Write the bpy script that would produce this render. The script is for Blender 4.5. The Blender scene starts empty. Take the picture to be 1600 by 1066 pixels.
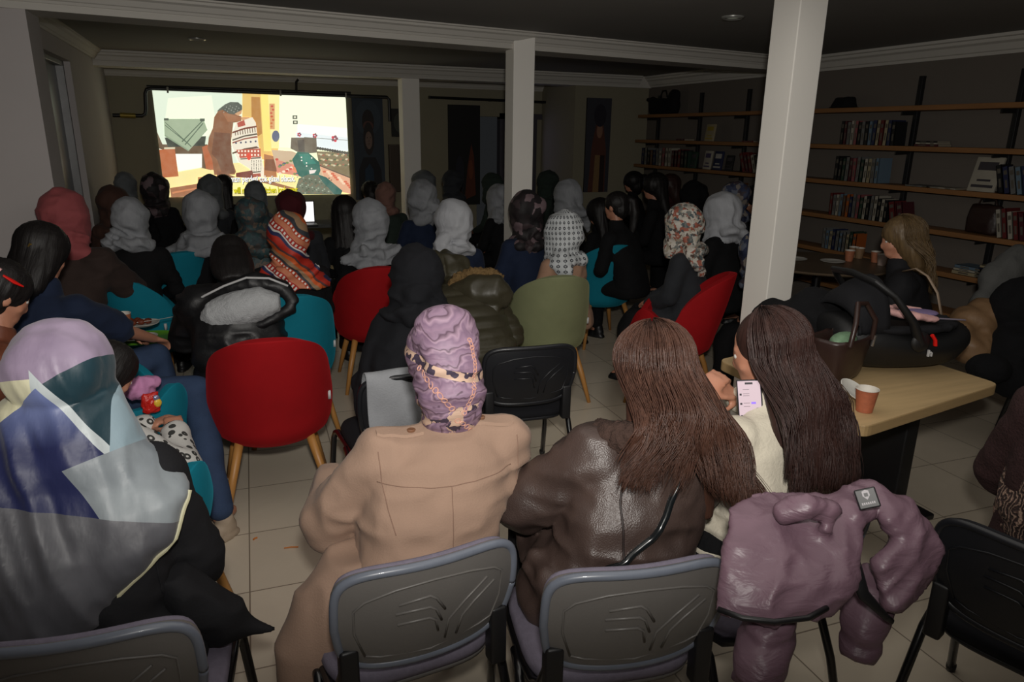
import bpy, bmesh, math, random
import numpy as np
from mathutils import Vector, Matrix
PI = math.pi
scn = bpy.context.scene
COL = scn.collection
scn.view_settings.view_transform = 'Standard'
scn.view_settings.look = 'None'
scn.view_settings.exposure = 0
scn.view_settings.gamma = 1

# ------------------------------------------------------------------ camera
FPX, PITCH, YAW, ROLL, CH = 1110.0, math.radians(16.3), math.radians(22.0), math.radians(0.8), 1.75
CM = Matrix.Rotation(-YAW, 3, 'Z') @ Matrix.Rotation(PI/2-PITCH, 3, 'X') @ Matrix.Rotation(ROLL, 3, 'Z')
cd = bpy.data.cameras.new('camera'); cam = bpy.data.objects.new('camera', cd); COL.objects.link(cam)
cd.sensor_width = 36; cd.lens = 36*FPX/1600; cd.clip_start = .05; cd.clip_end = 100
cam.matrix_world = Matrix.Translation((0, 0, CH)) @ CM.to_4x4()
scn.camera = cam
def ray(x, y): return CM @ Vector(((x-800)/FPX, -(y-533)/FPX, -1))
def aD(x, y, d): return ray(x, y)*d + Vector((0, 0, CH))
def aZ(x, y, z):
    r = ray(x, y); return r*((z-CH)/r.z) + Vector((0, 0, CH))
def aY(x, y, Y):
    r = ray(x, y); return r*(Y/r.y) + Vector((0, 0, CH))
def aX(x, y, X):
    r = ray(x, y); return r*(X/r.x) + Vector((0, 0, CH))

# ------------------------------------------------------------------ materials
MATS = {}
def s2l(c):
    return tuple((v/12.92 if v <= .04045 else ((v+.055)/1.055)**2.4) for v in c)
def rgb(r, g, b): return s2l((r/255, g/255, b/255))
class NT:
    def __init__(s, name):
        s.m = bpy.data.materials.new(name); s.m.use_nodes = True
        s.t = s.m.node_tree; s.n = s.t.nodes; s.b = s.n['Principled BSDF']
        s.tc = s.n.new('ShaderNodeTexCoord')
    def new(s, typ, **k):
        n = s.n.new('ShaderNode'+typ)
        for a, v in k.items(): setattr(n, a, v)
        return n
    def L(s, a, b): s.t.links.new(a, b)
    def setv(s, inp, v):
        if hasattr(v, 'is_output') or isinstance(v, bpy.types.NodeSocket): s.L(v, inp)
        else: inp.default_value = v
    def math(s, op, a, b=None, c=None):
        n = s.new('Math', operation=op); s.setv(n.inputs[0], a)
        if b is not None: s.setv(n.inputs[1], b)
        if c is not None: s.setv(n.inputs[2], c)
        return n.outputs[0]
    def mix(s, f, a, b):
        n = s.new('Mix', data_type='RGBA'); s.setv(n.inputs[0], f)
        for i, v in ((6, a), (7, b)):
            if isinstance(v, (tuple, list)): n.inputs[i].default_value = (*v[:3], 1)
            else: s.L(v, n.inputs[i])
        return n.outputs[2]
    def noise(s, scale, detail=3, vec=None, rough=.55, dist=0):
        n = s.new('TexNoise'); n.inputs['Scale'].default_value = scale; n.inputs['Detail'].default_value = detail
        n.inputs['Roughness'].default_value = rough; n.inputs['Distortion'].default_value = dist
        s.L(vec or s.tc.outputs['Object'], n.inputs['Vector']); return n
    def mapv(s, sc=(1, 1, 1), rot=(0, 0, 0), loc=(0, 0, 0), src=None):
        n = s.new('Mapping'); n.inputs['Scale'].default_value = sc; n.inputs['Rotation'].default_value = rot
        n.inputs['Location'].default_value = loc; s.L(src or s.tc.outputs['Object'], n.inputs['Vector']); return n.outputs[0]
    def ramp(s, f, stops, interp='LINEAR'):
        n = s.new('ValToRGB'); n.color_ramp.interpolation = interp; e = n.color_ramp.elements
        while len(e) < len(stops): e.new(.5)
        for i, (p, c) in enumerate(stops):
            e[i].position = p; e[i].color = (*c[:3], 1)
        s.L(f, n.inputs[0]); return n.outputs[0]
    def bump(s, h, st=.3, dist=.01):
        n = s.new('Bump'); n.inputs['Strength'].default_value = st; n.inputs['Distance'].default_value = dist
        s.L(h, n.inputs['Height']); s.L(n.outputs[0], s.b.inputs['Normal']); return n
    def color(s, v):
        if isinstance(v, (tuple, list)): s.b.inputs['Base Color'].default_value = (*v[:3], 1)
        else: s.L(v, s.b.inputs['Base Color'])
def M(name, col, rough=.8, bump=None, var=None, metal=0, sheen=0, emit=None, alpha=None, trans=0, coat=0, stretch=(1, 1, 1)):
    if name in MATS: return MATS[name]
    t = NT(name); t.b.inputs['Roughness'].default_value = rough; t.b.inputs['Metallic'].default_value = metal
    t.b.inputs['Sheen Weight'].default_value = sheen; t.b.inputs['Coat Weight'].default_value = coat
    t.b.inputs['Transmission Weight'].default_value = trans
    if rough > .75: t.b.inputs['Specular IOR Level'].default_value = .25
    vec = t.mapv(stretch) if stretch != (1, 1, 1) else None
    vs, va = var or (14, .18)
    n = t.noise(vs, 3, vec)
    t.color(t.mix(n.outputs[0], tuple(c*(1-va) for c in col), tuple(min(1, c*(1+va)) for c in col)))
    if bump: t.bump(t.noise(bump[0], 3, vec).outputs[0], bump[1], bump[2] if len(bump) > 2 else .01)
    if emit: t.b.inputs['Emission Color'].default_value = (*emit[0], 1); t.b.inputs['Emission Strength'].default_value = emit[1]
    MATS[name] = t.m; return t.m

# ------------------------------------------------------------------ numpy noise
_rng = np.random.RandomState(7); _T = _rng.rand(4096)
def nz(P):
    P = np.asarray(P, float)+100; i = np.floor(P).astype(int); f = P-i; f = f*f*(3-2*f)
    def h(a, b, c): return _T[(a*73+b*179+c*283+(a*b) % 97) % 4096]
    x, y, z = i.T; u, v, w = f.T
    r = 0
    for dx in (0, 1):
        for dy in (0, 1):
            for dz in (0, 1):
                r = r+h(x+dx, y+dy, z+dz)*(u if dx else 1-u)*(v if dy else 1-v)*(w if dz else 1-w)
    return r
def ridge(P): return 1-np.abs(2*nz(P)-1)

# ------------------------------------------------------------------ mesh builder
def rotm(rx=0, ry=0, rz=0):
    return Matrix.Rotation(math.radians(rz), 4, 'Z') @ Matrix.Rotation(math.radians(ry), 4, 'Y') @ Matrix.Rotation(math.radians(rx), 4, 'X')
def TR(x, y, z, rx=0, ry=0, rz=0): return Matrix.Translation((x, y, z)) @ rotm(rx, ry, rz)
class MB:
    def __init__(s): s.v = []; s.f = []; s.mi = []; s.c = []; s.xf = Matrix.Identity(4); s.cm = 0; s.cc = None
    def add(s, vs, fs):
        o = len(s.v); s.v += [tuple(s.xf @ Vector(p)) for p in vs]; s.f += [tuple(o+i for i in f) for f in fs]
        s.mi += [s.cm]*len(fs); s.c += [s.cc]*len(fs); return s
    def box(s, a, b, bev=0):
        x0, y0, z0 = a; x1, y1, z1 = b
        if x0 > x1: x0, x1 = x1, x0
        if y0 > y1: y0, y1 = y1, y0
        if z0 > z1: z0, z1 = z1, z0
        if bev <= 0:
            return s.add([(x0,y0,z0),(x1,y0,z0),(x1,y1,z0),(x0,y1,z0),(x0,y0,z1),(x1,y0,z1),(x1,y1,z1),(x0,y1,z1)],
                         [(0,3,2,1),(4,5,6,7),(0,1,5,4),(1,2,6,5),(2,3,7,6),(3,0,4,7)])
        bm = bmesh.new(); bmesh.ops.create_cube(bm, size=1)
        for v in bm.verts: v.co = Vector(((x0+x1)/2+v.co.x*(x1-x0), (y0+y1)/2+v.co.y*(y1-y0), (z0+z1)/2+v.co.z*(z1-z0)))
        bmesh.ops.bevel(bm, geom=bm.edges[:], offset=bev, segments=3, affect='EDGES', profile=.5)
        bm.verts.index_update(); vs = [tuple(v.co) for v in bm.verts]; fs = [[v.index for v in f.verts] for f in bm.faces]; bm.free()
        return s.add(vs, fs)
    def rings(s, rs, cap=True, closed=True):
        n = len(rs[0]); vs = [p for r in rs for p in r]; fs = []
        for i in range(len(rs)-1):
            for j in range(n if closed else n-1):
                k = (j+1) % n; fs.append((i*n+j, i*n+k, (i+1)*n+k, (i+1)*n+j))
        if cap:
            fs.append(tuple(range(n-1, -1, -1))); fs.append(tuple(range((len(rs)-1)*n, len(rs)*n)))
        return s.add(vs, fs)
    def tube(s, pts, r, n=10, flat=1, up=None):
        pts = [Vector(p) for p in pts]
        if not isinstance(r, (list, tuple)): r = [r]*len(pts)
        rs = []; prev = None
        for i, p in enumerate(pts):
            t = (pts[min(i+1, len(pts)-1)]-pts[max(i-1, 0)])
            if t.length < 1e-9: t = Vector((0, 0, 1))
            t.normalize()
            if prev is None:
                a = Vector(up) if up else (Vector((0, 0, 1)) if abs(t.z) < .9 else Vector((1, 0, 0)))
            else: a = prev
            a = (a-t*a.dot(t)).normalized(); b = t.cross(a); prev = a
            rs.append([tuple(p+a*(math.cos(q)*r[i]*flat)+b*(math.sin(q)*r[i])) for q in [2*PI*k/n for k in range(n)]])
        return s.rings(rs)
    def cap(s, a, ra, b, rb, n=14):      # tapered capsule with round ends
        a = Vector(a); b = Vector(b); d = b-a; L = d.length
        if L < 1e-6: return s.ell(a, (ra, ra, ra))
        t = d/L; pts = []; rr = []
        for k in range(4): q = PI/2*(k/4); pts.append(a-t*ra*math.cos(q)); rr.append(max(ra*math.sin(q), .001))
        pts.append(a); rr.append(ra)
        pts.append(b); rr.append(rb)
        for k in range(3, -1, -1): q = PI/2*(k/4); pts.append(b+t*rb*math.cos(q)); rr.append(max(rb*math.sin(q), .001))
        rs = []; u = Vector((0, 0, 1)) if abs(t.z) < .9 else Vector((1, 0, 0)); u = (u-t*u.dot(t)).normalized(); w = t.cross(u)
        for p, r in zip(pts, rr): rs.append([tuple(p+u*(math.cos(2*PI*k/n)*r)+w*(math.sin(2*PI*k/n)*r)) for k in range(n)])
        return s.rings(rs)
    def ell(s, c, r, rot=None, n=16, m=10):
        R = rot or Matrix.Identity(4); c = Vector(c); rs = []
        for i in range(m+1):
            q = PI*i/m; z = -math.cos(q); w = max(math.sin(q), .02)
            rs.append([tuple(c+(R @ Vector((math.cos(2*PI*k/n)*w*r[0], math.sin(2*PI*k/n)*w*r[1], z*r[2])))) for k in range(n)])
        return s.rings(rs)
    def loft(s, secs, n=24, cap=True, e=2.0):      # secs: (center, rx, ry, tiltdeg about X) ellipse sections
        rs = []
        for sec in secs:
            c, rx, ry = sec[:3]; tl = math.radians(sec[3] if len(sec) > 3 else 0); r = []
            for k in range(n):
                q = 2*PI*k/n; cx, cy = math.cos(q), math.sin(q)
                x = rx*math.copysign(abs(cx)**(2/e), cx); y = ry*math.copysign(abs(cy)**(2/e), cy)
                r.append((c[0]+x, c[1]+y*math.cos(tl), c[2]+y*math.sin(tl)))
            rs.append(r)
        return s.rings(rs, cap)
    def lathe(s, prof, c=(0, 0, 0), n=24):
        return s.rings([[(c[0]+max(r, 1e-4)*math.cos(2*PI*k/n), c[1]+max(r, 1e-4)*math.sin(2*PI*k/n), c[2]+z) for k in range(n)] for r, z in prof])
    def torus(s, R, r, M4, n=16, m=6, sy=1, arc=1):
        rs = []
        for i in range(n+1):
            a = 2*PI*i/n*arc; rs.append([tuple(M4 @ Vector(((R+r*math.cos(2*PI*k/m))*math.cos(a), (R+r*math.cos(2*PI*k/m))*math.sin(a)*sy, r*math.sin(2*PI*k/m)))) for k in range(m)])
        return s.rings(rs, cap=arc < 1)
    def poly(s, pts): return s.add(pts, [tuple(range(len(pts)))])
    def mesh(s, name, mats, smooth=True):
        me = bpy.data.meshes.new(name); me.from_pydata(s.v, [], s.f)
        for m in (mats if isinstance(mats, (list, tuple)) else [mats]): me.materials.append(m)
        me.polygons.foreach_set('material_index', s.mi)
        if any(c is not None for c in s.c):
            at = me.color_attributes.new('Col', 'FLOAT_COLOR', 'CORNER'); k = 0
            buf = []
            for f, c in zip(s.f, s.c): buf += list((*(c or (1, 1, 1)), 1))*len(f)
            at.data.foreach_set('color', buf)
        bm = bmesh.new(); bm.from_mesh(me); bmesh.ops.recalc_face_normals(bm, faces=bm.faces[:]) if smooth != 'poly' else None
        bm.to_mesh(me); bm.free()
        if smooth is True: me.polygons.foreach_set('use_smooth', [True]*len(me.polygons))
        me.update(); return me
tscene = bpy.data.scenes.new('temp')
def bake(me, mods):
    o = bpy.data.objects.new('tmp', me); tscene.collection.objects.link(o)
    for typ, kw in mods:
        m = o.modifiers.new(typ, typ)
        for k, v in kw.items(): setattr(m, k, v)
    vl = tscene.view_layers[0]; vl.update(); dg = vl.depsgraph; dg.update()
    r = bpy.data.meshes.new_from_object(o.evaluated_get(dg), preserve_all_data_layers=True, depsgraph=dg)
    bpy.data.objects.remove(o); return r
def blend(mb, mats, vox=.012, it=6, fac=.6):   # fuse overlapping closed shapes into one continuous surface
    me = mb.mesh('m', mats)
    r = bake(me, [('REMESH', dict(mode='VOXEL', voxel_size=vox, use_smooth_shade=True)), ('SMOOTH', dict(factor=fac, iterations=it))])
    r.polygons.foreach_set('use_smooth', [True]*len(r.polygons))
    if not r.materials:
        for m in (mats if isinstance(mats, (list, tuple)) else [mats]): r.materials.append(m)
    return r
def push(me, fn):       # displace along normals: fn(P, N) -> amounts (metres) or vectors
    n = len(me.vertices); P = np.empty(n*3); me.vertices.foreach_get('co', P); P = P.reshape(-1, 3)
    N = np.empty(n*3); me.vertex_normals.foreach_get('vector', N); N = N.reshape(-1, 3)
    d = fn(P, N); P = P+(N*d[:, None] if d.ndim == 1 else d)
    me.vertices.foreach_set('co', P.ravel()); me.update(); return me
def link(name, me, parent=None, mat=None, mw=None):
    o = bpy.data.objects.new(name, me); COL.objects.link(o)
    if parent: o.parent = parent
    if mw: o.matrix_local = mw
    if mat:
        for i, m in enumerate(mat if isinstance(mat, (list, tuple)) else [mat]):
            o.material_slots[i].link = 'OBJECT'; o.material_slots[i].material = m
    return o
def obj(name, mb, mats, parent=None, smooth=True, mods=None, sharp=None):
    me = mb.mesh(name, mats, smooth)
    if mods: me = bake(me, mods)
    if smooth is True and sharp is not False:
        try: me.set_sharp_from_angle(angle=math.radians(sharp or 40))
        except Exception: pass
    return link(name, me, parent)
def thing(name, label, cat, loc=(0, 0, 0), yaw=0, group=None, sc=1):
    o = bpy.data.objects.new(name, None); COL.objects.link(o); o.empty_display_size = .1
    o.location = loc; o.rotation_euler = (0, 0, math.radians(yaw)); o.scale = (sc, sc, sc)
    return tag(o, label, cat, group)
def tag(o, label, cat, group=None):
    o['label'] = label; o['category'] = cat
    if group: o['group'] = group
    return o
def struct(name, mb, m, label=None, parent=None, smooth=False, cat=None):
    o = obj(name, mb, m, parent, smooth)
    if not parent:
        o['kind'] = 'structure'
        if label: o['label'] = label
        if cat: o['category'] = cat
    return o
def dup(root, loc, yaw, label, cat=None, group=None, mats=None):
    r = root.copy(); COL.objects.link(r); r.location = loc; r.rotation_euler = (0, 0, math.radians(yaw)); r['label'] = label
    if cat: r['category'] = cat
    if group: r['group'] = group
    for ch in list(root.children):
        c = ch.copy(); COL.objects.link(c); c.parent = r; c.matrix_local = ch.matrix_local.copy()
        for g in list(ch.children):
            d = g.copy(); COL.objects.link(d); d.parent = c; d.matrix_local = g.matrix_local.copy()
    return r
def text(body, size, M4, mat, ext=.0008, off=.0):
    cu = bpy.data.curves.new('t', 'FONT'); cu.body = body; cu.size = size; cu.extrude = ext; cu.align_x = 'CENTER'; cu.resolution_u = 3; cu.offset = off
    o = bpy.data.objects.new('t', cu); tscene.collection.objects.link(o)
    vl = tscene.view_layers[0]; vl.update(); dg = vl.depsgraph
    me = bpy.data.meshes.new_from_object(o.evaluated_get(dg)); bpy.data.objects.remove(o)
    me.transform(M4); me.materials.clear(); me.materials.append(mat); return me
# ------------------------------------------------------------------ room
wallm = M('wall_paint_dimmed', rgb(104, 97, 90), .85, (60, .08), (3, .05))  # right and back walls: weak light put into a darker paint colour
walll = M('wall_paint_brightened', rgb(178, 172, 170), .85, (60, .08), (3, .05))  # lighter copy for the left side, extra brightness put into the colour
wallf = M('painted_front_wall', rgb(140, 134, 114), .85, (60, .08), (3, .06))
ceilm = M('ceiling_paint', rgb(140, 138, 134), .9, None, (2, .06))
trimm = M('cornice_plaster', rgb(196, 192, 184), .8, None, (5, .04))
pillm = M('pillar_paint', rgb(240, 236, 228), .75, (80, .05), (3, .03))
blkcloth = M('black_cloth', rgb(17, 17, 19), .9, (60, .4), (12, .25))
blackm = M('black_plastic', rgb(22, 22, 24), .45)
blackmetal = M('black_metal_tube', rgb(16, 16, 18), .28, coat=.6)
t = NT('floor_tiles'); mv = t.mapv((1/.45, 1/.45, 1), (0, 0, math.radians(2)), (.3, .2, 0))
br = t.new('TexBrick'); br.offset = 0; br.squash = 1; t.L(mv, br.inputs['Vector'])
br.inputs['Scale'].default_value = 1; br.inputs['Brick Width'].default_value = 1; br.inputs['Row Height'].default_value = 1
br.inputs['Mortar Size'].default_value = .007; br.inputs['Color1'].default_value = (*rgb(222, 210, 190), 1); br.inputs['Color2'].default_value = (*rgb(212, 200, 180), 1)
br.inputs['Mortar'].default_value = (*rgb(120, 108, 94), 1); br.inputs['Mortar Smooth'].default_value = .2
nn = t.noise(2.2, 6, None, .65, 1.2)
t.color(t.mix(t.math('MULTIPLY', nn.outputs[0], .5), br.outputs[0], rgb(176, 163, 144)))
t.b.inputs['Roughness'].default_value = .33; t.bump(br.outputs[1], -.25, .004)
floorm = t.m
struct('floor', MB().box((-1.6, -2, -.1), (5.9, 10.4, 0)), floorm)
struct('ceiling', MB().box((-1.6, -2, 2.53), (5.9, 10.4, 2.63)), ceilm)
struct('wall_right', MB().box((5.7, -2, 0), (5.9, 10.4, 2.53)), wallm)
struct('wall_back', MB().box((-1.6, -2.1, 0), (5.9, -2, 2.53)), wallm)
YF = 10.2
b = MB().box((-1.6, YF, 0), (3.52, YF+.15, 2.53)).box((4.42, YF, 0), (4.7, YF+.15, 2.53)).box((3.52, YF, 1.98), (4.42, YF+.15, 2.53))
b.box((4.55, 9.1, 0), (5.7, YF+.15, 2.53))
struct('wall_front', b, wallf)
b = MB().box((-1.5, -2, 0), (-1.35, 3.1, 2.53)).box((-1.5, 3.1, 2.2), (-1.35, 4.8, 2.53)).box((-1.5, 4.8, 0), (-1.35, 5.55, 2.53))
b.box((-1.3, 5.55, 2.3), (-1.12, 7.6, 2.53)).box((-1.3, 7.6, 0), (-1.13, 9.0, 2.53)).box((-1.3, 9.0, 0), (-1.17, YF, 2.53))
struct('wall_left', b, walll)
struct('pillar', MB().box((-1.35, 5.2, 0), (-.96, 5.55, 2.53)), walll, 'pale wall column at the far left beside the dark window')['category'] = 'pillar'
# windows on the left wall: dark night glass behind aluminium frames
alum = M('aluminium_frame', rgb(110, 110, 110), .4, metal=.5)
nglass = M('night_glass', rgb(20, 22, 24), .35)
def window(n, x, y0, y1, z0, z1, bars):
    w = struct('window_%d' % n, MB().box((x-.05, y0, z0), (x-.04, y1, z1)), nglass)
    f = MB()
    for a in [y0+.02]+bars+[y1-.02]: f.box((x-.045, a-.02, z0), (x+.02, a+.02, z1), .004)
    for z in (z0+.02, z1-.02): f.box((x-.045, y0, z-.02), (x+.02, y1, z+.02), .004)
    struct('window_frame', f, alum, parent=w)
window(1, -1.2, 5.57, 7.6, .1, 2.3, [6.35, 6.43])
window(2, -1.4, 3.1, 4.8, .05, 2.2, [3.55, 4.3])
# beams with stepped cornices
def prism(pa, pb, prof, mb):   # profile (offset toward -Y side, z) swept from pa to pb (xy)
    pa = Vector((*pa, 0)); pb = Vector((*pb, 0)); d = (pb-pa).normalized(); n = Vector((d.y, -d.x, 0))
    mb.rings([[tuple(p+n*o+Vector((0, 0, z))) for o, z in prof] for p in (pa, pb)])
B1a, B1b = (-1.4, 5.13), (5.7, 6.2)
b = MB(); prism(B1a, B1b, [(0, 2.4), (0, 2.54), (-.32, 2.54), (-.32, 2.4)], b); struct('trim_1', b, trimm, 'ceiling beam crossing the room above the square pillars')
corn = [(0, 2.44), (.012, 2.44), (.02, 2.455), (.03, 2.46), (.05, 2.49), (.07, 2.5), (.075, 2.515), (.09, 2.52), (.09, 2.535), (0, 2.535)]
b = MB(); prism(B1a, B1b, corn, b); struct('trim_2', b, trimm, 'stepped plaster cornice along the near ceiling beam')
b = MB().box((-1.3, 9.05, 2.38), (5.7, 9.35, 2.54)); struct('trim_3', b, trimm, 'far ceiling beam in front of the screen bay')
b = MB(); prism((-1.3, 9.05), (5.5, 9.05), [(o*1.1, 2.53-(2.535-z)*1.3) for o, z in corn], b); struct('trim_4', b, trimm, 'stepped plaster cornice along the far ceiling beam')
b = MB(); prism((-1.17, YF), (4.7, YF), [(o, z-.09) for o, z in corn[:-2]]+[(.1, 2.5), (0, 2.5)], b); struct('trim_5', b, trimm, 'plaster cornice at the top of the front wall')
b = MB(); prism((5.7, -2), (5.7, 9.1), [(-o*1.3, 2.53-(2.535-z)*1.5) for o, z in corn], b)
struct('trim_6', b, trimm, 'plaster cornice above the wall shelves')
b = MB(); prism((-1.12, 5.5), (-1.12, 9.05), [(o, z) for o, z in corn], b); struct('trim_7', b, trimm, 'plaster cornice above the left window')
# square pillars
def pillar(cx, cy, s, lab, yaw=0):
    h = s/2; mb = MB(); mb.xf = TR(cx, cy, 0, 0, 0, yaw); mb.box((-h, -h, 0), (h, h, 2.53), .006)
    o = struct('pillar', mb, pillm, lab); o['category'] = 'pillar'; return o
pillar(3.05, 3.38, .2, 'white square pillar rising behind the light wood table', 3)
pillar(2.36, 5.75, .185, 'white square pillar in the middle of the room under the near beam')
pillar(2.28, 9.2, .22, 'pale square pillar right of the projection screen under the far beam')
# recessed ceiling lights (switched off; faint glow put into the lens as caught light)
lampr = M('lamp_ring', rgb(190, 190, 184), .3, metal=.6); lampg = M('lamp_glass', rgb(205, 210, 190), .2, emit=(rgb(200, 205, 180), .12))
proto = None
for (x, y, lab) in [(308, 61, 'unlit round recessed ceiling light between the two beams on the left'), (300, 106, 'round recessed ceiling light in front of the screen, left one'),
                    (500, 113, 'round recessed ceiling light in front of the screen, right one'), (1145, 27, 'round recessed ceiling light nearest the white middle pillar, in the near ceiling')]:
    p = aZ(x, y, 2.525)
    if proto is None:
        proto = thing('ceiling_light', lab, 'ceiling light', p, 0, 'recessed ceiling lights')
        obj('trim_ring', MB().lathe([(.045, 0), (.062, -.012), (.075, -.004), (.075, .004), (.045, .004)]), lampr, proto)
        obj('lens', MB().lathe([(0, -.004), (.046, -.002), (.046, .003), (0, .003)]), lampg, proto)
    else: dup(proto, p, 0, lab)
# switch plate
o = thing('wall_outlet', 'white double wall outlet on the left column above the pink hood', 'outlet', (-1.05, 5.195, 1.10), 0)
obj('cover_plate', MB().box((-.06, -.012, -.045), (.06, 0, .045), .004), M('white_plastic', rgb(190, 186, 176), .4), o)
for dx in (-.028, .028): obj('socket', MB().box((dx-.02, -.016, -.03), (dx+.02, -.01, .03), .003), M('switch_grey', rgb(130, 128, 122), .4), o)

# ------------------------------------------------------------------ door in the front wall with the violet lit room behind
dl, dr = aY(783, 240, YF).x, aY(858, 240, YF).x
d = struct('door_1', MB().box((dl+.05, YF+.02, .02), (dr-.28, YF+.06, 1.95)), M('door_glass', rgb(150, 150, 190), .2, emit=(rgb(150, 150, 205), .55)), 'glazed door with violet light behind it, partly hidden by the pillar', cat='door')
f = MB()
f.box((dl-.03, YF-.03, 0), (dl+.05, YF+.1, 2.03)).box((dr-.02, YF-.03, 0), (dr+.06, YF+.1, 2.03)).box((dl-.03, YF-.03, 1.95), (dr+.06, YF+.1, 2.03)).box((dr-.3, YF-.02, 0), (dr-.22, YF+.08, 1.95))
f.box((dl+.05, YF-.01, .02), (dr-.28, YF+.07, 1.13)).box((dl+.05, YF, 1.55), (dr-.28, YF+.07, 1.57))
struct('door_frame', f, M('dark_door_frame', rgb(70, 66, 74), .5), parent=d)
f = MB().box((dr-.22, YF+.03, .1), (dr-.02, YF+.05, 1.95))
struct('side_light', f, M('violet_light', rgb(120, 115, 165), .3, emit=(rgb(120, 112, 175), .35)), parent=d)
f = MB().tube([(dl+.12, YF-.03, 1.35), (dl+.12, YF-.06, 1.35), (dl+.24, YF-.06, 1.35)], .01, 8); struct('door_handle', f, alum, parent=d)

# ------------------------------------------------------------------ pipes on the front wall
pipem = M('black_pipe', rgb(18, 17, 16), .4)
def P(x, y, Y=YF-.13): return tuple(aY(x, y, Y))
pp = thing('heating_pipe', 'black pipe running around the top of the projection screen with a brass valve at left', 'pipe', P(232, 140), 0)
o0 = Vector(P(232, 140))
def rel(p, o=o0): return tuple(Vector(p)-o)
mb = MB()
path = [P(176, 180), P(222, 181), P(227, 178), P(228, 170), P(227, 146), P(229, 140), P(236, 138), P(605, 152), P(608, 156), P(609, 190)]
mb.tube([rel(p) for p in path], .022, 10); mb.tube([rel(P(463, 146)), rel(P(463, 128)), rel(P(466, 124))], .016, 8)
obj('pipe', mb, pipem, pp)
mb = MB().tube([rel(P(188, 180)), rel(P(212, 181))], .03, 10); obj('valve', mb, M('brass', rgb(150, 130, 60), .4, metal=.6), pp)
for q in ((262, 140), (438, 145), (540, 149)):
    mb = MB(); c = Vector(rel(P(*q))); mb.tube([c+Vector((0, -.03, .03)), c+Vector((0, -.03, -.04))], .012, 8); obj('clip', mb, lampr, pp)
a, c = P(672, 152), P(856, 160)
o = thing('curtain_rod', 'thin black curtain rod above the dark wall panel and the door', 'curtain rod', a, 0)
obj('rod', MB().tube([(0, 0, 0), tuple(Vector(c)-Vector(a))], .018, 8), pipem, o)
for k in (0, .5, 1):
    q = (Vector(c)-Vector(a))*k; obj('bracket', MB().box((q.x-.012, 0, q.z-.02), (q.x+.012, .06, q.z+.02)), pipem, o)

# ------------------------------------------------------------------ hanging pictures
def panel(name, lab, cat, x0, y0, x1, y1, Y, polys, base, frame=None, thick=.03):
    A = aY(x0, y0, Y); B = aY(x1, y1, Y); xa, xb = A.x, B.x; zt = (A.z+aY(x1, y0, Y).z)/2; zb = (B.z+aY(x0, y1, Y).z)/2
    r = thing(name, lab, cat, ((xa+xb)/2, Y, zb), 0); w = xb-xa; h = zt-zb
    obj('backing', MB().box((-w/2, 0, 0), (w/2, thick, h), .006), frame or base, r)
    g = MB()
    for i, (c, pts) in enumerate(polys):
        g.cc = c; g.poly([(-w/2+w*u, -.002-.0006*i, h*v) for u, v in pts])
    obj('picture', g, vcol('picture_print', .7), r, False); return r
def vcol(name, rough=.8, emit=0, streak=None, sheen=0):
    if name in MATS: return MATS[name]
    t = NT(name); a = t.new('Attribute'); a.attribute_name = 'Col'
    t.b.inputs['Roughness'].default_value = rough; t.b.inputs['Sheen Weight'].default_value = sheen
    n = t.noise(*(streak or (40, 3)))
    col = t.mix(t.math('MULTIPLY', n.outputs[0], .28), a.outputs['Color'], (0, 0, 0)); t.color(col)
    if emit: t.L(col, t.b.inputs['Emission Color']); t.b.inputs['Emission Strength'].default_value = emit; t.b.inputs['Base Color'].default_value = (.2, .2, .2, 1)
    MATS[name] = t.m; return t.m
def oval(cx, cy, rx, ry, n=20, a0=0, a1=360): return [(cx+rx*math.cos(math.radians(a0+(a1-a0)*k/n)), cy+ry*math.sin(math.radians(a0+(a1-a0)*k/n))) for k in range(n)]
sky = rgb(52, 62, 74)
panel('portrait_banner', 'dusky blue portrait banner of a woman in a headdress hanging right of the screen', 'banner', 549, 151, 603, 312, YF-.05, [
    (sky, [(0, 0), (1, 0), (1, 1), (0, 1)]), (rgb(62, 74, 86), oval(.5, .8, .42, .17)),
    (rgb(30, 30, 36), [(.1, 0), (.14, .3), (.3, .42), (.7, .42), (.88, .3), (.92, 0)]), (rgb(40, 34, 34), oval(.5, .76, .2, .12)),
    (rgb(96, 60, 54), oval(.5, .72, .17, .05)), (rgb(44, 36, 36), oval(.5, .6, .18, .16)), (rgb(128, 106, 96), oval(.5, .585, .115, .085)),
    (rgb(70, 50, 46), oval(.46, .61, .02, .006, 8)), (rgb(70, 50, 46), oval(.555, .61, .02, .006, 8)), (rgb(96, 70, 62), oval(.505, .55, .03, .006, 8)), (rgb(104, 82, 74), [(.5, .6), (.53, .572), (.49, .572)]),
    (rgb(34, 58, 80), [(.32, 0), (.34, .3), (.5, .36), (.62, .3), (.64, 0)]), (rgb(100, 92, 84), oval(.4, .1, .14, .03))], M('banner_edge', rgb(120, 116, 104), .7))
panel('framed_picture', 'dark landscape picture half hidden behind the pale pillar', 'picture', 611, 170, 645, 214, YF-.06, [
    (rgb(34, 34, 30), [(0, 0), (1, 0), (1, 1), (0, 1)]), (rgb(66, 70, 60), oval(.4, .5, .3, .35)), (rgb(26, 26, 22), [(.5, 0), (.7, .7), (1, .8), (1, 0)])], blackm)
panel('storage_cabinet', 'dull brown low cabinet panel below the dark picture by the pale pillar', 'cabinet', 608, 226, 640, 300, YF-.1, [(rgb(74, 62, 50), [(.04, .02), (.96, .02), (.96, .97), (.04, .97)]), (rgb(30, 26, 22), [(.49, .02), (.51, .02), (.51, .97), (.49, .97)])], M('brown_laminate', rgb(66, 54, 44), .6), thick=.08)
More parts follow.
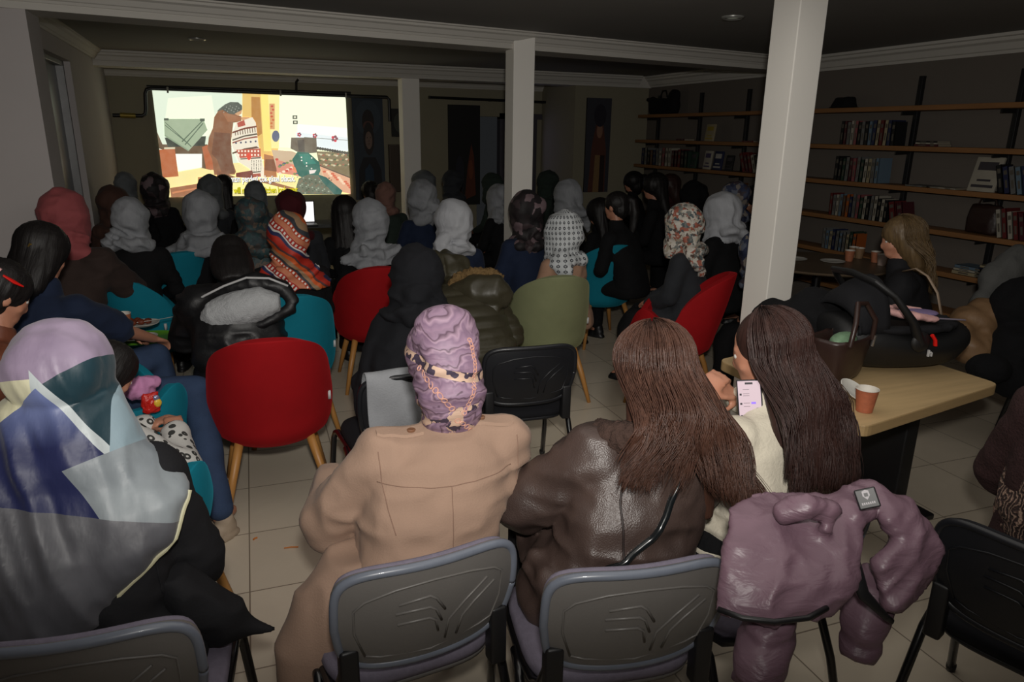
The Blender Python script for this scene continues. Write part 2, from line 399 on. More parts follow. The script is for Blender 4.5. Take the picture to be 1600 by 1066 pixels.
panel('dark_painting', 'tall black painting with faint orange figures on the front wall left of the door', 'painting', 700, 164, 750, 320, YF-.06, [
    (rgb(14, 13, 12), [(0, 0), (1, 0), (1, 1), (0, 1)]), (rgb(96, 44, 22), [(.5, .05), (.6, .4), (.72, .62), (.8, .5), (.86, .1)]), (rgb(30, 30, 42), oval(.35, .3, .14, .2)),
    (rgb(120, 60, 30), oval(.7, .36, .07, .1)), (rgb(60, 30, 20), [(.2, 0), (.3, .25), (.45, .1), (.5, 0)])], blackm)
panel('narrow_painting', 'narrow portrait painting of a standing red and tan figure left of the wall shelves', 'painting', 918, 153, 949, 300, 9.06, [
    (rgb(58, 58, 66), [(0, 0), (1, 0), (1, 1), (0, 1)]), (rgb(96, 56, 44), [(.15, 0), (.25, .5), (.45, .8), (.65, .8), (.85, .45), (.85, 0)]), (rgb(150, 110, 88), oval(.55, .66, .12, .08)),
    (rgb(40, 36, 48), oval(.55, .82, .25, .12)), (rgb(140, 110, 70), [(.35, 0), (.4, .4), (.6, .4), (.6, 0)]), (rgb(44, 24, 22), [(.6, 0), (.62, .4), (.8, .4), (.8, 0)])], blackm)

# ------------------------------------------------------------------ projection screen with the film frame on it
YS = YF-.04
def zs(x, y): return aY(220+x/4.706, 130+y/4.706, YS)
tl, tr_, br_, bl = zs(80, 52), zs(1505, 98), zs(1560, 815), zs(150, 830)
sc0 = Vector(((tl.x+tr_.x)/2, YS, .85))
scr = thing('projection_screen', 'bright projection screen on the front wall showing a film frame with subtitles', 'screen', sc0, 0)
x0, x1 = tl.x-sc0.x-.03, tr_.x-sc0.x+.05
obj('screen_fabric', MB().box((x0, 0, -.35), (x1, .012, tl.z-sc0.z+.03)), M('screen_fabric', rgb(140, 138, 118), .8), scr, False)
obj('top_bar', MB().tube([(x0-.02, .0, tl.z-sc0.z+.04), (x1+.02, .0, tl.z-sc0.z+.04)], .02, 12), blackm, scr)
obj('weight_bar', MB().tube([(x0, .0, -.35), (x1, .0, -.35)], .018, 12), alum, scr)
X0, X1, ZT, ZB = tl.x-sc0.x+.005, tr_.x-sc0.x+.0, (tl.z+tr_.z)/2-sc0.z, (zs(1400, 818).z)-sc0.z
def Sq(x, y):
    p = zs(x, y)-sc0; return (min(max(p.x, X0), X1), min(max(p.z, ZB), ZT))
pic = MB(); lay = [0]
def pl(c, pts, raw=False):
    lay[0] += 1; pic.cc = rgb(*c) if max(c) > 1 else c
    q = [Sq(*p) for p in pts] if not raw else pts
    pic.poly([(x, -.002-.00008*lay[0], z) for x, z in q])
pl((226, 232, 196), [(X0, ZB), (X1, ZB), (X1, ZT), (X0, ZT)], True)
pl((214, 226, 206), [(80, 30), (740, 60), (740, 640), (130, 640)]); pl((232, 240, 214), [(200, 110), (520, 90), (560, 330), (460, 420), (180, 260)])
pl((232, 218, 150), [(100, 620), (560, 600), (1000, 560), (1560, 900), (100, 900)]); pl((240, 226, 150), [(700, 640), (900, 690), (1100, 800), (620, 810), (560, 700)])
pl((216, 178, 96), [(745, 50), (1010, 75), (1010, 640), (900, 560), (745, 600)]); pl((172, 116, 48), [(812, 100), (875, 104), (892, 370), (850, 400), (815, 300)])
pl((238, 218, 118), [(880, 70), (935, 72), (960, 500), (905, 500)]); pl((245, 226, 150), [(935, 80), (1020, 84), (1015, 480), (960, 480)])
pl((204, 150, 96), [(945, 150), (985, 150), (985, 340), (950, 340)])
for k in range(7): pl((190, 60+k*8, 50), oval(965+8*math.sin(k*2), 170+k*25, 10, 8, 8))
pl((90, 96, 120), oval(992, 390, 28, 42)); pl((236, 240, 214), [(1020, 80), (1530, 96), (1560, 520), (1300, 480), (1020, 470)])
pl((250, 250, 236), [(1150, 300), (1520, 330), (1520, 400), (1150, 380)]); pl((222, 230, 232), [(1140, 360), (1540, 400), (1550, 500), (1140, 480)])
for (x, y) in ((1133, 250), (1136, 288)):
    pl((30, 30, 26), [(x-17, y-13), (x+17, y-13), (x+17, y+13), (x-17, y+13)]); pl((215, 215, 190), [(x-9, y-7), (x+9, y-7), (x+9, y+7), (x-9, y+7)])
for (x, y, r) in ((1165, 378, 14), (1280, 386, 16), (1425, 408, 22)):
    for k in range(5): pl((196, 40, 66) if k % 2 else (120, 60, 80), oval(x+r*.7*math.cos(k*1.26), y+r*.7*math.sin(k*1.26), r*.5, r*.5, 8))
pl((110, 110, 100), [(1200, 396), (1520, 418), (1520, 422), (1200, 400)])
# tv cloth, cupboard
pl((90, 62, 40), [(110, 360), (160, 450), (490, 450), (520, 640), (430, 620), (430, 520), (250, 520), (130, 480)])
pl((40, 44, 40), [(175, 400), (480, 390), (470, 460), (200, 470)]); pl((238, 240, 232), [(255, 520), (450, 520), (450, 620), (275, 650)])
pl((172, 88, 44), [(128, 490), (250, 480), (278, 685), (150, 695)]); pl((168, 84, 44), [(450, 470), (530, 440), (540, 640), (480, 630)])
pl((200, 190, 160), [(172, 472), (252, 470), (252, 484), (172, 486)])
pl((150, 166, 138), [(170, 262), (460, 262), (490, 345), (350, 500), (175, 390)]); pl((128, 146, 120), [(175, 390), (350, 500), (352, 490), (177, 378)])
for k in (0, 22): pl((74, 92, 74), [(178, 290+k), (370-k, 470-k), (374-k, 464-k), (178, 284+k)]); pl((74, 92, 74), [(300+k, 428+k), (455, 270+k), (460, 275+k), (306+k, 434+k)])
pl((60, 70, 60), [(170, 258), (205, 258), (205, 274), (170, 274)]); pl((60, 70, 60), [(435, 260), (470, 260), (470, 280), (435, 280)])
# standing woman in brown
pl((128, 76, 46), [(575, 195), (640, 190), (700, 230), (740, 245), (740, 285), (680, 290), (665, 420), (668, 560), (700, 650), (690, 672), (540, 675), (525, 560), (490, 480), (500, 400), (530, 330), (540, 250)])
pl((104, 58, 38), [(540, 360), (660, 370), (664, 500), (690, 660), (600, 672), (560, 560), (520, 520)]); pl((148, 92, 58), [(600, 215), (735, 250), (738, 280), (640, 285)])
pl((70, 74, 70), [(558, 210), (575, 190), (620, 155), (660, 138), (715, 140), (745, 165), (745, 195), (690, 230), (650, 225), (600, 195)])
for k in range(16): pl((150, 152, 144), oval(610+(k*37) % 120, 165+(k*23) % 50, 4, 4, 6))
pl((196, 150, 110), [(690, 225), (745, 196), (740, 225), (715, 240)]); pl((200, 146, 100), [(735, 250), (800, 250), (795, 285), (750, 290)])
# held patterned quilt
Q = [(700, 290), (760, 270), (820, 250), (845, 290), (865, 450), (900, 600), (920, 690), (815, 695), (800, 630), (720, 580), (670, 460), (668, 380)]
pl((226, 216, 196), Q); pl((168, 64, 50), [(708, 292), (760, 270), (770, 310), (715, 325)])
for (y0, y1, c) in ((318, 330, (110, 40, 24)), (374, 384, (60, 40, 30)), (395, 404, (130, 46, 30)), (470, 482, (90, 50, 34)), (484, 545, (176, 72, 54)), (548, 556, (60, 40, 34)), (650, 658, (60, 44, 36)), (666, 690, (156, 66, 50))):
    pl(c, [(672, y0+40), (760, y0+10), (850, y0-6), (852+(y0-300)*.12, y1-6), (762, y1+10), (674, y1+40)] if y0 < 480 else [(700+(y0-480)*.45, y0+6), (880, y0-4), (884, y1-4), (700+(y1-480)*.45, y1+6)])
for k in range(9): pl((90, 60, 48), [(690+k*18, 352-k*3), (696+k*18, 350-k*3), (700+k*18, 384-k*3), (694+k*18, 386-k*3)])
for k in range(14): pl((240, 232, 210), oval(720+(k % 7)*24, 500+(k//7)*28, 7, 8, 6))
for k in range(5): pl((60, 60, 90), oval(700+k*36, 440-k*3, 8, 8, 6))
for k in range(60): pl((50, 44, 40), oval(815+(k*17) % 85, 565+(k*29) % 85, 3, 3, 5))
pl((214, 56, 36), oval(795, 540, 16, 26, 10)); pl((110, 34, 26), [(700, 660), (820, 640), (830, 700), (700, 690)])
# settee, cushions, sitting woman
pl((168, 104, 60), [(905, 520), (990, 540), (1000, 690), (905, 690)]); pl((120, 66, 40), [(915, 560), (995, 560), (1000, 650), (910, 640)])
pl((196, 170, 140), [(960, 490), (1110, 500), (1560, 660), (1560, 800), (1000, 640)]); pl((206, 130, 108), [(990, 560), (1130, 600), (1160, 680), (1000, 660)])
for k in range(26): pl(((190, 60, 50), (60, 74, 110), (230, 216, 190), (120, 130, 80))[k % 4], oval(1000+(k*53) % 240, 560+(k*31) % 110, 13, 9, 8))
pl((104, 92, 80), [(1105, 400), (1290, 400), (1295, 510), (1180, 520), (1100, 480)]); pl((80, 70, 66), [(1150, 420), (1200, 415), (1205, 510), (1160, 500)])
pl((120, 104, 76), [(1290, 500), (1540, 510), (1550, 690), (1310, 600)])
for k in range(40): pl(((180, 160, 120), (80, 90, 60), (150, 90, 70), (200, 190, 160))[k % 4], oval(1310+(k*61) % 225, 520+(k*37) % 110, 11, 7, 7))
for k in range(14): pl((60, 52, 50), oval(1300+k*18, 478+k*3, 11, 12, 8))
pl((214, 160, 128), [(1310, 600), (1550, 700), (1560, 816), (1380, 770)])
for k in range(18): pl(((200, 90, 60), (230, 200, 170))[k % 2], oval(1350+(k*47) % 200, 650+(k*29) % 130, 14, 8, 8))
pl((70, 50, 46), [(1310, 600), (1550, 690), (1550, 698), (1310, 608)])
pl((26, 92, 82), [(1112, 560), (1150, 505), (1230, 510), (1310, 580), (1320, 640), (1300, 690), (1200, 700), (1160, 680), (1130, 620)]); pl((220, 130, 90), [(1110, 600), (1135, 620), (1150, 660), (1118, 640)])
pl((40, 120, 106), [(1160, 520), (1230, 520), (1290, 590), (1200, 600)])
for k in range(6): pl((230, 220, 210), oval(1180+(k*37) % 110, 545+(k*41) % 100, 6, 6, 6))
pl((96, 100, 84), [(1130, 800), (1160, 700), (1230, 670), (1330, 680), (1420, 760), (1440, 816), (1130, 816)])
for k in range(60): pl(((150, 160, 140), (60, 70, 54), (120, 90, 70))[k % 3], oval(1150+(k*47) % 260, 690+(k*31) % 122, 7, 5, 6))
pl((26, 84, 78), [(1300, 670), (1360, 690), (1480, 790), (1470, 816), (1420, 816), (1330, 720)]); pl((230, 216, 210), [(1235, 640), (1290, 636), (1275, 660), (1240, 668)])
# carpet at left
pl((150, 90, 56), [(215, 770), (420, 738), (420, 830), (225, 845)]); pl((196, 120, 76), [(230, 800), (420, 765), (420, 775), (235, 812)]); pl((120, 70, 46), [(560, 640), (700, 690), (640, 700), (560, 690)])
pl((176, 120, 72), [(420, 690), (560, 680), (620, 700), (420, 740)]); pl((150, 96, 60), [(880, 700), (1130, 770), (1130, 790), (850, 720)])
em = vcol('projected_film', .8, 1.12, (9, 3))
for n_ in em.node_tree.nodes:
    if n_.type == 'MATH' and n_.operation == 'MULTIPLY': n_.inputs[1].default_value = .16
    if n_.type == 'MIX': n_.inputs[7].default_value = (.75, .8, .62, 1)
obj('projected_image', pic, em, scr, 'poly')
s1, s2 = zs(835, 724)-sc0, zs(880, 806)-sc0
tw = NT('subtitle_white'); tw.b.inputs['Emission Color'].default_value = (1, 1, .97, 1); tw.b.inputs['Emission Strength'].default_value = 1.1
ty = NT('subtitle_yellow'); ty.b.inputs['Emission Color'].default_value = (*rgb(235, 225, 30), 1); ty.b.inputs['Emission Strength'].default_value = 1
ty.color(rgb(235, 225, 30)); td = NT('subtitle_outline'); td.color((0.02, .02, .02))
R90 = Matrix.Rotation(PI/2, 4, 'X')
def sub(body, s, mat, size, wpx, nm):
    for m, dy, k in ((td.m, -.036, .004), (mat, -.039, 0)):
        me = text(body, size, R90, m, off=.0045 if k else .0018); w = max(v.co.x for v in me.vertices)-min(v.co.x for v in me.vertices)
        f = wpx/w; me.transform(Matrix.Translation((s.x, dy, s.z)) @ Matrix.Diagonal((f, 1, 1, 1)))
        if k: me.transform(Matrix.Translation((k, 0, -k)))
        link(nm if not k else nm+'_outline', me, scr)
sub('mutfağımızın perdesi çok güzel olacak.', s1, tw.m, .115, 1.03, 'subtitle_text')
sub('They will make the kitchen look great', s2, ty.m, .115, .95, 'subtitle_text')
# ------------------------------------------------------------------ chairs
woodleg = M('beech_leg', rgb(178, 126, 66), .45, (30, .1), (9, .2), stretch=(1, 1, .15))
velv = {}
def velvet(name, c):
    t = NT(name); n = t.noise(9, 4); t.color(t.mix(n.outputs[0], tuple(v*.82 for v in c), tuple(min(1, v*1.12) for v in c)))
    t.b.inputs['Roughness'].default_value = .85; t.b.inputs['Sheen Weight'].default_value = .35; t.b.inputs['Sheen Roughness'].default_value = .4
    t.b.inputs['Sheen Tint'].default_value = (*[min(1, v*2+.02) for v in c], 1); t.b.inputs['Specular IOR Level'].default_value = .2
    t.bump(t.noise(300, 2).outputs[0], .12, .002); return t.m
velv = {'red': velvet('red_velvet', rgb(150, 14, 20)), 'teal': velvet('teal_velvet', rgb(16, 118, 138)), 'green': velvet('sage_velvet', rgb(128, 132, 98))}
def sstep(a, b, x):
    t = min(1, max(0, (x-a)/(b-a))); return t*t*(3-2*t)
def shell_mesh():
    mb = MB(); nu, nv = 72, 14; rs = []
    for j in range(nv+1):
        v = j/nv; ring = []
        for i in range(nu):
            th = 2*PI*i/nu-PI              # 0 = back
            a = abs(th)*180/PI
            if a < 80: rim = .60+(.90-.60)*max(0, 1-(a/80)**2.25)**.66
            elif a < 92: rim = .60
            elif a < 125: rim = .60+.06*sstep(92, 122, a)
            else: rim = .66-.18*sstep(125, 168, a)
            pass
            q = v*1.25
            if q < .25: r = .62+.36*math.sin(q/.25*PI/2); z = .35+.07*(1-math.cos(q/.25*PI/2))
            else:
                w = (q-.25); r = .98+.05*math.sin(w*PI*.8); z = .42+(rim-.42)*w
            lean = .10*max(0, (z-.45)/.43)*math.cos(th) if a < 90 else 0
            ring.append((.258*r*math.sin(th), -(.262*r*math.cos(th))-lean, z))
        rs.append(ring)
    mb.rings(rs, cap=False)
    n = len(mb.v); mb.add(rs[0], [tuple(range(nu-1, -1, -1))])
    me = mb.mesh('shell', velv['red'])
    bm = bmesh.new(); bm.from_mesh(me); bmesh.ops.remove_doubles(bm, verts=bm.verts, dist=.0004); bm.to_mesh(me); bm.free()
    me = bake(me, [('SOLIDIFY', dict(thickness=.045, offset=0)), ('BEVEL', dict(width=.016, segments=3, limit_method='ANGLE', angle_limit=1.0)), ('SMOOTH', dict(factor=.5, iterations=2))])
    me.polygons.foreach_set('use_smooth', [True]*len(me.polygons)); return me
SHELL = shell_mesh()
_c = MB().loft([((0, .0, .405), .20, .2), ((0, .005, .42), .232, .232), ((0, .01, .45), .238, .238), ((0, .01, .47), .225, .225), ((0, .01, .479), .18, .18)], 40, e=2.3)
CUSH = _c.mesh('cushion', velv['red'])
def _leg():
    ms = []
    for sx in (-1, 1):
        for sy in (-1, 1):
            ms.append(MB().tube([(sx*.15, sy*.15, .39), (sx*.2, sy*.2+(-.02 if sy < 0 else 0), .2), (sx*.245, sy*.245-(.03 if sy < 0 else 0), 0)], [.022, .019, .0125], 12).mesh('leg', woodleg))
    return ms
LEGS = _leg()
TAG = MB().box((.255, -.14, .52), (.268, -.125, .56)).mesh('tag', M('white_tag', rgb(190, 190, 190), .6))
PLATE = MB().box((-.17, -.17, .36), (.17, .17, .395), .01).mesh('plate', blackm)
def shell_chair(x, y, yaw, colr, label, group=None):
    r = thing('velvet_chair', label, 'chair', (x, y, 0), yaw, group); m = velv[colr]
    link('backrest_shell', SHELL, r, m); link('seat_cushion', CUSH, r, m); link('base_plate', PLATE, r)
    for l in LEGS: link('leg', l, r)
    link('fabric_tag', TAG, r); return r
# stacking office chair: padded front, plastic back shell, black tube frame
iso_p = M('grey_plastic_shell', rgb(104, 101, 98), .42, (160, .12, .003), (8, .1)); iso_rim = M('blue_grey_rim', rgb(104, 110, 122), .35, coat=.2)
iso_f = M('grey_pad_fabric', rgb(112, 106, 120), .95, (220, .3, .003), (60, .2))
iso_pb = M('black_plastic_shell', rgb(26, 27, 31), .38, (160, .1, .003)); iso_fb = M('black_pad_fabric', rgb(22, 22, 26), .9)
COV, FEET = [], []
def iso_meshes():
    W, H = .228, .148; nu, nv = 28, 16
    def surf(u, v, off=0):           # u,v in -1..1 ; curved panel, leaning back
        k = 1-.10*max(0, -v)          # narrower at bottom
        e = 5.0; s = max(abs(u), abs(v), 1e-6); rr = ((abs(u)/s)**e+(abs(v)/s)**e)**(1/e) or 1.0; uu, vv = u/rr, v/rr
        x = uu*W*k; z = vv*H; y = -.055*(1-(uu)**2)+.03*(uu**2)
        y = -.045*(1-uu*uu)-.018*(1-vv*vv)
        return Vector((x, y-(z+H)*.19-off*1.0, z))
    def grid(off, sc, m, cm=0, depth=0):
        rs = [[tuple(surf(sc*(2*i/nu-1), sc*(2*j/nv-1), off(sc*(2*i/nu-1), sc*(2*j/nv-1)))) for i in range(nu+1)] for j in range(nv+1)]
        return rs
    def solid(o1, o2, sc=1):
        a = grid(lambda u, v: o1, sc, None); b2 = grid(lambda u, v: o2, sc, None); mb = MB()
        n = nu+1; va = [p for r in a for p in r]; vb = [p for r in b2 for p in r]; N = len(va); fs = []
        for j in range(nv):
            for i in range(nu):
                q = (j*n+i, j*n+i+1, (j+1)*n+i+1, (j+1)*n+i); fs.append(q); fs.append(tuple(N+k for k in q[::-1]))
        bd = [i for i in range(n)]+[j*n+nu for j in range(1, nv+1)]+[nv*n+i for i in range(nu-1, -1, -1)]+[j*n for j in range(nv-1, 0, -1)]
        for k in range(len(bd)):
            p, q = bd[k], bd[(k+1) % len(bd)]; fs.append((q, p, N+p, N+q))
        mb.add(va+vb, fs); return mb
    T = Matrix.Translation((0, -.2, .672))
    shell = solid(0, .022, 1.0).mesh('s', iso_p)
    shell = bake(shell, [('BEVEL', dict(width=.006, segments=3, limit_method='ANGLE', angle_limit=1.0))])
    # embossed rim and motif on the rear face
    rim = MB()
    pts = [surf(.97*math.cos(a)/max(abs(math.cos(a)), abs(math.sin(a))), .97*math.sin(a)/max(abs(math.cos(a)), abs(math.sin(a))), .018) for a in [2*PI*k/96 for k in range(97)]]
    rim.tube([p for p in pts], .011, 10)
    emb = MB()
    def line(q, r=.0028, off=.023): emb.tube([surf(u, v, off) for u, v in q], r, 6)
    R = .80
    fr = [(-R, -.72), (-R, -.1), (-R, .35), (-R*.9, .52), (-.4, .66), (0, .7), (.4, .66), (R*.9, .55), (R, .4), (R, -.1), (R, -.6), (.7, -.72), (0, -.78), (-.6, -.76), (-R, -.72)]
    line(fr, .003)
    for k in range(3): line([(-.42+k*.02, .42-k*.22), (-.05, .42-k*.22), (.02+k*.0, .34-k*.22), (.12-k*.03, .08-k*.22)], .0034); 
    line([(.16, -.6), (.2, -.2), (.35, .12), (.62, .42)], .003); line([(.3, -.6), (.34, -.2), (.46, .02), (.7, .28)], .003)
    pad = solid(-.028, -.002, .97); pad = bake(pad.mesh('p', iso_f), [('BEVEL', dict(width=.012, segments=3, limit_method='ANGLE', angle_limit=1.0)), ('SMOOTH', dict(factor=.5, iterations=4))])
    rimm = rim.mesh('r', iso_rim); embm = emb.mesh('e', iso_p)
    for me in (shell, pad, rimm, embm): me.transform(T); me.polygons.foreach_set('use_smooth', [True]*len(me.polygons))
    seat = MB().loft([((0, 0, .425), .20, .19), ((0, 0, .43), .225, .215), ((0, 0, .45), .228, .22), ((0, 0, .468), .22, .21), ((0, 0, .474), .18, .17)], 48, e=4).mesh('seat', iso_f)
    under = MB().loft([((0, 0, .405), .19, .18), ((0, 0, .415), .222, .212), ((0, 0, .43), .226, .216)], 48, e=4).mesh('under', iso_p)
    fr = []
    for s in (-1, 1):
        fr.append(MB().tube([(s*.248, .25, 0), (s*.25, .225, .2), (s*.238, .2, .38), (s*.232, .185, .41), (s*.228, .15, .425), (s*.225, 0, .425), (s*.222, -.1, .425), (s*.218, -.17, .43), (s*.21, -.215, .46), (s*.2, -.235, .52), (s*.19, -.245, .64)], .0135, 12).mesh('front_leg', blackmetal))
        fr.append(MB().tube([(s*.248, -.28, 0), (s*.252, -.22, .2), (s*.243, -.15, .38), (s*.24, -.11, .415), (s*.236, -.04, .425)], .0135, 12).mesh('rear_leg', blackmetal))
    cb = MB().tube([(-.228, .13, .415), (.228, .13, .415)], .011, 10).mesh('crossbar', blackmetal)
    for s in (-1, 1): COV.append(MB().box((s*.19-.022, -.268, .43), (s*.19+.022, -.222, .6), .008).mesh('cover', blackm))
    for sx, sy in ((-1, -1), (1, -1), (-1, 1), (1, 1)): FEET.append(MB().cap((sx*.248, sy*(.25 if sy > 0 else .28), .014), .016, (sx*.248, sy*(.25 if sy > 0 else .28), .022), .016).mesh('foot', blackm))
    return dict(backrest_shell=shell, backrest_rim=rimm, embossing=embm, back_pad=pad, seat=seat, seat_underside=under, crossbar=cb), fr
ISO, ISOL = iso_meshes()
def iso_chair(x, y, yaw, label, black=False, group=None):
    r = thing('stacking_chair', label, 'chair', (x, y, 0), yaw, group)
    sub = None
    for k, me in ISO.items():
        mt = None
        if black: mt = {'backrest_shell': iso_pb, 'backrest_rim': iso_pb, 'embossing': iso_pb, 'back_pad': iso_fb, 'seat': iso_fb, 'seat_underside': iso_pb}.get(k)
        if k in ('backrest_rim', 'embossing'): link(k, me, sub, mt)
        else:
            o = link(k, me, r, mt)
            if k == 'backrest_shell': sub = o
    for l in COV: link('hinge_cover', l, r)
    for l in FEET: link('rubber_foot', l, r)
    for i, l in enumerate(ISOL): link('front_leg' if i % 2 == 0 else 'rear_leg', l, r)
    return r

iso_chair(-.32, 1.66, -6, 'grey stacking chair at bottom left holding the woman in the silk colour-block scarf')
iso_chair(.345, 1.68, 4, 'grey stacking chair under the woman in the beige coat')
iso_chair(.855, 1.47, -10, 'grey stacking chair under the woman in the brown leather jacket')
iso_chair(1.33, 1.50, 12, 'grey stacking chair with the mauve puffer jacket hung over it')
iso_chair(2.01, 1.0, -72, 'dark stacking chair at the right edge with its back towards the mauve jacket', True)
iso_chair(1.28, 3.14, -6, 'empty black stacking chair in front of the patterned mauve scarf', True)
iso_chair(.63, 2.95, 4, 'black stacking chair with a pale grey cloth over it beside the beige coat', True)

CG = 'velvet shell chairs with wooden legs'
shell_chair(.13, 3.42, -2, 'red', 'nearest empty red velvet chair with wooden legs in front of the beige coat', CG)
shell_chair(.93, 4.95, -3, 'red', 'red velvet chair directly in front of the white scarf nearest the screen centre', CG)
shell_chair(.27, 4.26, 2, 'teal', 'teal velvet chair behind the black jacket with white fleece hood', CG)
shell_chair(-.40, 5.95, 16, 'teal', 'teal velvet chair seen whole, left of the centre behind the brown hoodie', CG)
shell_chair(-.80, 6.7, -4, 'red', 'dark red velvet chair behind the brown hoodie at left', CG)
shell_chair(1.98, 4.3, -8, 'green', 'sage green velvet chair with wooden legs near the room centre', CG)
shell_chair(2.98, 5.36, -4, 'teal', 'teal velvet chair with wooden legs right of the beige hooded coat', CG)
shell_chair(2.76, 3.93, 48, 'red', 'red velvet chair turned sideways under the woman in the floral scarf', CG)
shell_chair(-.52, 3.45, -62, 'teal', 'teal velvet chair under the woman in jeans holding a plate', CG)
shell_chair(-.42, 2.55, -58, 'teal', 'teal velvet chair beside the black coat, used by the child in the spotted sleeve', CG)
shell_chair(-.48, 5.15, -50, 'teal', 'teal velvet chair with its seat beside the foam plates', CG)

# ------------------------------------------------------------------ wall shelves on the right
plank = M('shelf_wood', rgb(138, 96, 56), .6, (20, .15), (5, .25), stretch=(3, .5, 3))
SZ = [2.02, 1.69, 1.36, 1.03, .70, .37]
sh = thing('wall_shelving', 'long wooden wall shelves on black steel uprights along the right wall', 'shelves', (5.6, 5.3, 0), 0)
for k, z in enumerate(SZ):
    obj('shelf', MB().box((-.14, -4.2, z-.04), (.095, 3.7 if k else 3.66, z), .003), plank, sh)
for (x, y) in ((1027, 190), (1095, 150), (1170, 140), (1440, 117), (1598, 120)):
    Yp = aX(x, y, 5.66).y; b = MB().box((.06, Yp-5.3-.02, .1), (.1, Yp-5.3+.02, 2.27), .002)
    u = obj('upright', b, blackm, sh)
    for z in SZ: obj('bracket', MB().box((-.1, Yp-5.3-.006, z-.07), (.08, Yp-5.3+.006, z-.041)), blackm, u)
for Yp in (6.02, 2.6, 1.4):
    u = obj('upright', MB().box((.06, Yp-5.3-.02, .1), (.1, Yp-5.3+.02, 2.27), .002), blackm, sh)
    for z in SZ: obj('bracket', MB().box((-.1, Yp-5.3-.006, z-.07), (.08, Yp-5.3+.006, z-.041)), blackm, u)
pages = M('book_pages', rgb(150, 142, 124), .9, (200, .2))
bc = {'dark red': (96, 30, 30), 'navy blue': (34, 40, 72), 'black': (22, 22, 24), 'off-white': (160, 154, 140), 'brown': (92, 60, 38), 'orange': (160, 84, 34), 'dark green': (34, 56, 44),
      'grey': (104, 104, 102), 'pale blue': (96, 116, 132), 'maroon': (72, 26, 34), 'cream': (150, 138, 110), 'rose': (136, 74, 76)}
bm_ = {k: M('book_'+k.replace(' ', '_').replace('-', '_'), rgb(*v), .55, None, (8, .1)) for k, v in bc.items()}
g = MB().box((-.5, -.5, 0), (.5, -.42, 1)).box((-.5, .42, 0), (.5, .5, 1)).box((-.5, -.5, 0), (-.44, .5, 1)); g.cm = 1; g.box((-.44, -.42, .02), (.46, .42, .98))
g.cm = 2; g.box((-.505, -.3, .7), (-.5, .3, .86)).box((-.505, -.2, .2), (-.5, .2, .5))
BOOK = g.mesh('book', [bm_['black'], pages, M('book_spine_print', rgb(88, 82, 72), .6)], False)
ords = ['first', 'second', 'third', 'fourth', 'fifth', 'sixth', 'seventh', 'eighth', 'ninth', 'tenth', 'eleventh', 'twelfth', 'thirteenth', 'fourteenth', 'fifteenth', 'sixteenth', 'seventeenth', 'eighteenth', 'nineteenth', 'twentieth']
def books(z, xa, xb, n, hs, where, seed, lean=0, cols=None):
    rd = random.Random(seed); ya, yb = aX(xa, 0, 5.52), aX(xb, 0, 5.52)
    def Yat(px, zz):
        lo_, hi = 0, 900
        r = ray(px, 533); 
        y0_ = 0
        for _ in range(40):
            y0_ = (lo_+hi)/2
            if aX(px, y0_, 5.52).z > zz: lo_ = y0_
            else: hi = y0_
        return aX(px, y0_, 5.52).y
    Ya, Yb = Yat(xa, z+.1), Yat(xb, z+.1); step = (Ya-Yb)/n; names = list(bc)
    for i in range(n):
        c = cols[i % len(cols)] if cols else rd.choice(names)
        th = step*rd.uniform(.78, .95); h = rd.uniform(*hs); dp = rd.uniform(.13, .17); Y = Ya-step*(i+.5)
        o = link('book', BOOK, None, [bm_[c], pages, MATS['book_spine_print']])
        a = lean if lean else (rd.choice([0, 0, 0, 2]))
        o.location = (5.47+dp/2+.01, Y, z+.001+abs(math.sin(math.radians(a)))*th*.5); o.scale = (dp, th*math.cos(math.radians(a)), h); o.rotation_euler = (math.radians(-a), 0, 0)
        tag(o, '%s book standing %s from the left, %s' % (c, ords[i], where), 'book', 'books on the wall shelves')
books(1.69, 1318, 1404, 15, (.20, .215), 'second shelf beside the white pillar', 1, 0, ['black', 'maroon', 'grey', 'off-white', 'rose', 'black', 'grey', 'black', 'pale blue', 'navy blue', 'cream', 'dark red', 'cream', 'navy blue', 'black'])
books(1.36, 1309, 1378, 12, (.20, .225), 'third shelf beside the white pillar', 2, 0, ['black', 'black', 'dark green', 'grey', 'maroon', 'rose', 'grey', 'dark green', 'off-white', 'cream', 'grey', 'pale blue'])
books(1.03, 1301, 1392, 17, (.19, .22), 'fourth shelf beside the white pillar', 3, 0, ['dark red', 'grey', 'off-white', 'pale blue', 'brown', 'orange', 'navy blue', 'grey', 'rose', 'dark green', 'off-white', 'black', 'grey', 'off-white', 'black', 'off-white', 'black'])
books(1.03, 1396, 1420, 2, (.18, .2), 'leaning, end of fourth shelf row', 4, 14, ['dark red', 'maroon'])
books(1.36, 1006, 1078, 15, (.19, .23), 'far third shelf by the corner', 5, 0, ['navy blue', 'grey', 'black', 'brown', 'navy blue', 'grey', 'off-white', 'rose', 'off-white', 'off-white', 'maroon', 'maroon', 'dark red', 'black', 'dark green'])
books(1.36, 1165, 1212, 8, (.19, .22), 'third shelf, leaning left of pillar', 6, 22, ['dark red', 'maroon', 'dark red', 'off-white', 'black', 'off-white', 'dark green', 'grey'])
books(1.69, 1202, 1228, 5, (.19, .22), 'second shelf left of the pillar', 7, 10, ['off-white', 'grey', 'grey', 'maroon', 'brown'])
books(1.03, 1160, 1212, 9, (.18, .21), 'fourth shelf leaning left of the pillar', 8, 24, ['brown', 'dark green', 'cream', 'grey', 'black', 'cream', 'dark green', 'brown', 'grey'])
books(1.36, 1568, 1640, 7, (.2, .23), 'third shelf at the right edge', 9, 16, ['black', 'navy blue', 'grey', 'pale blue', 'navy blue', 'black', 'dark red'])
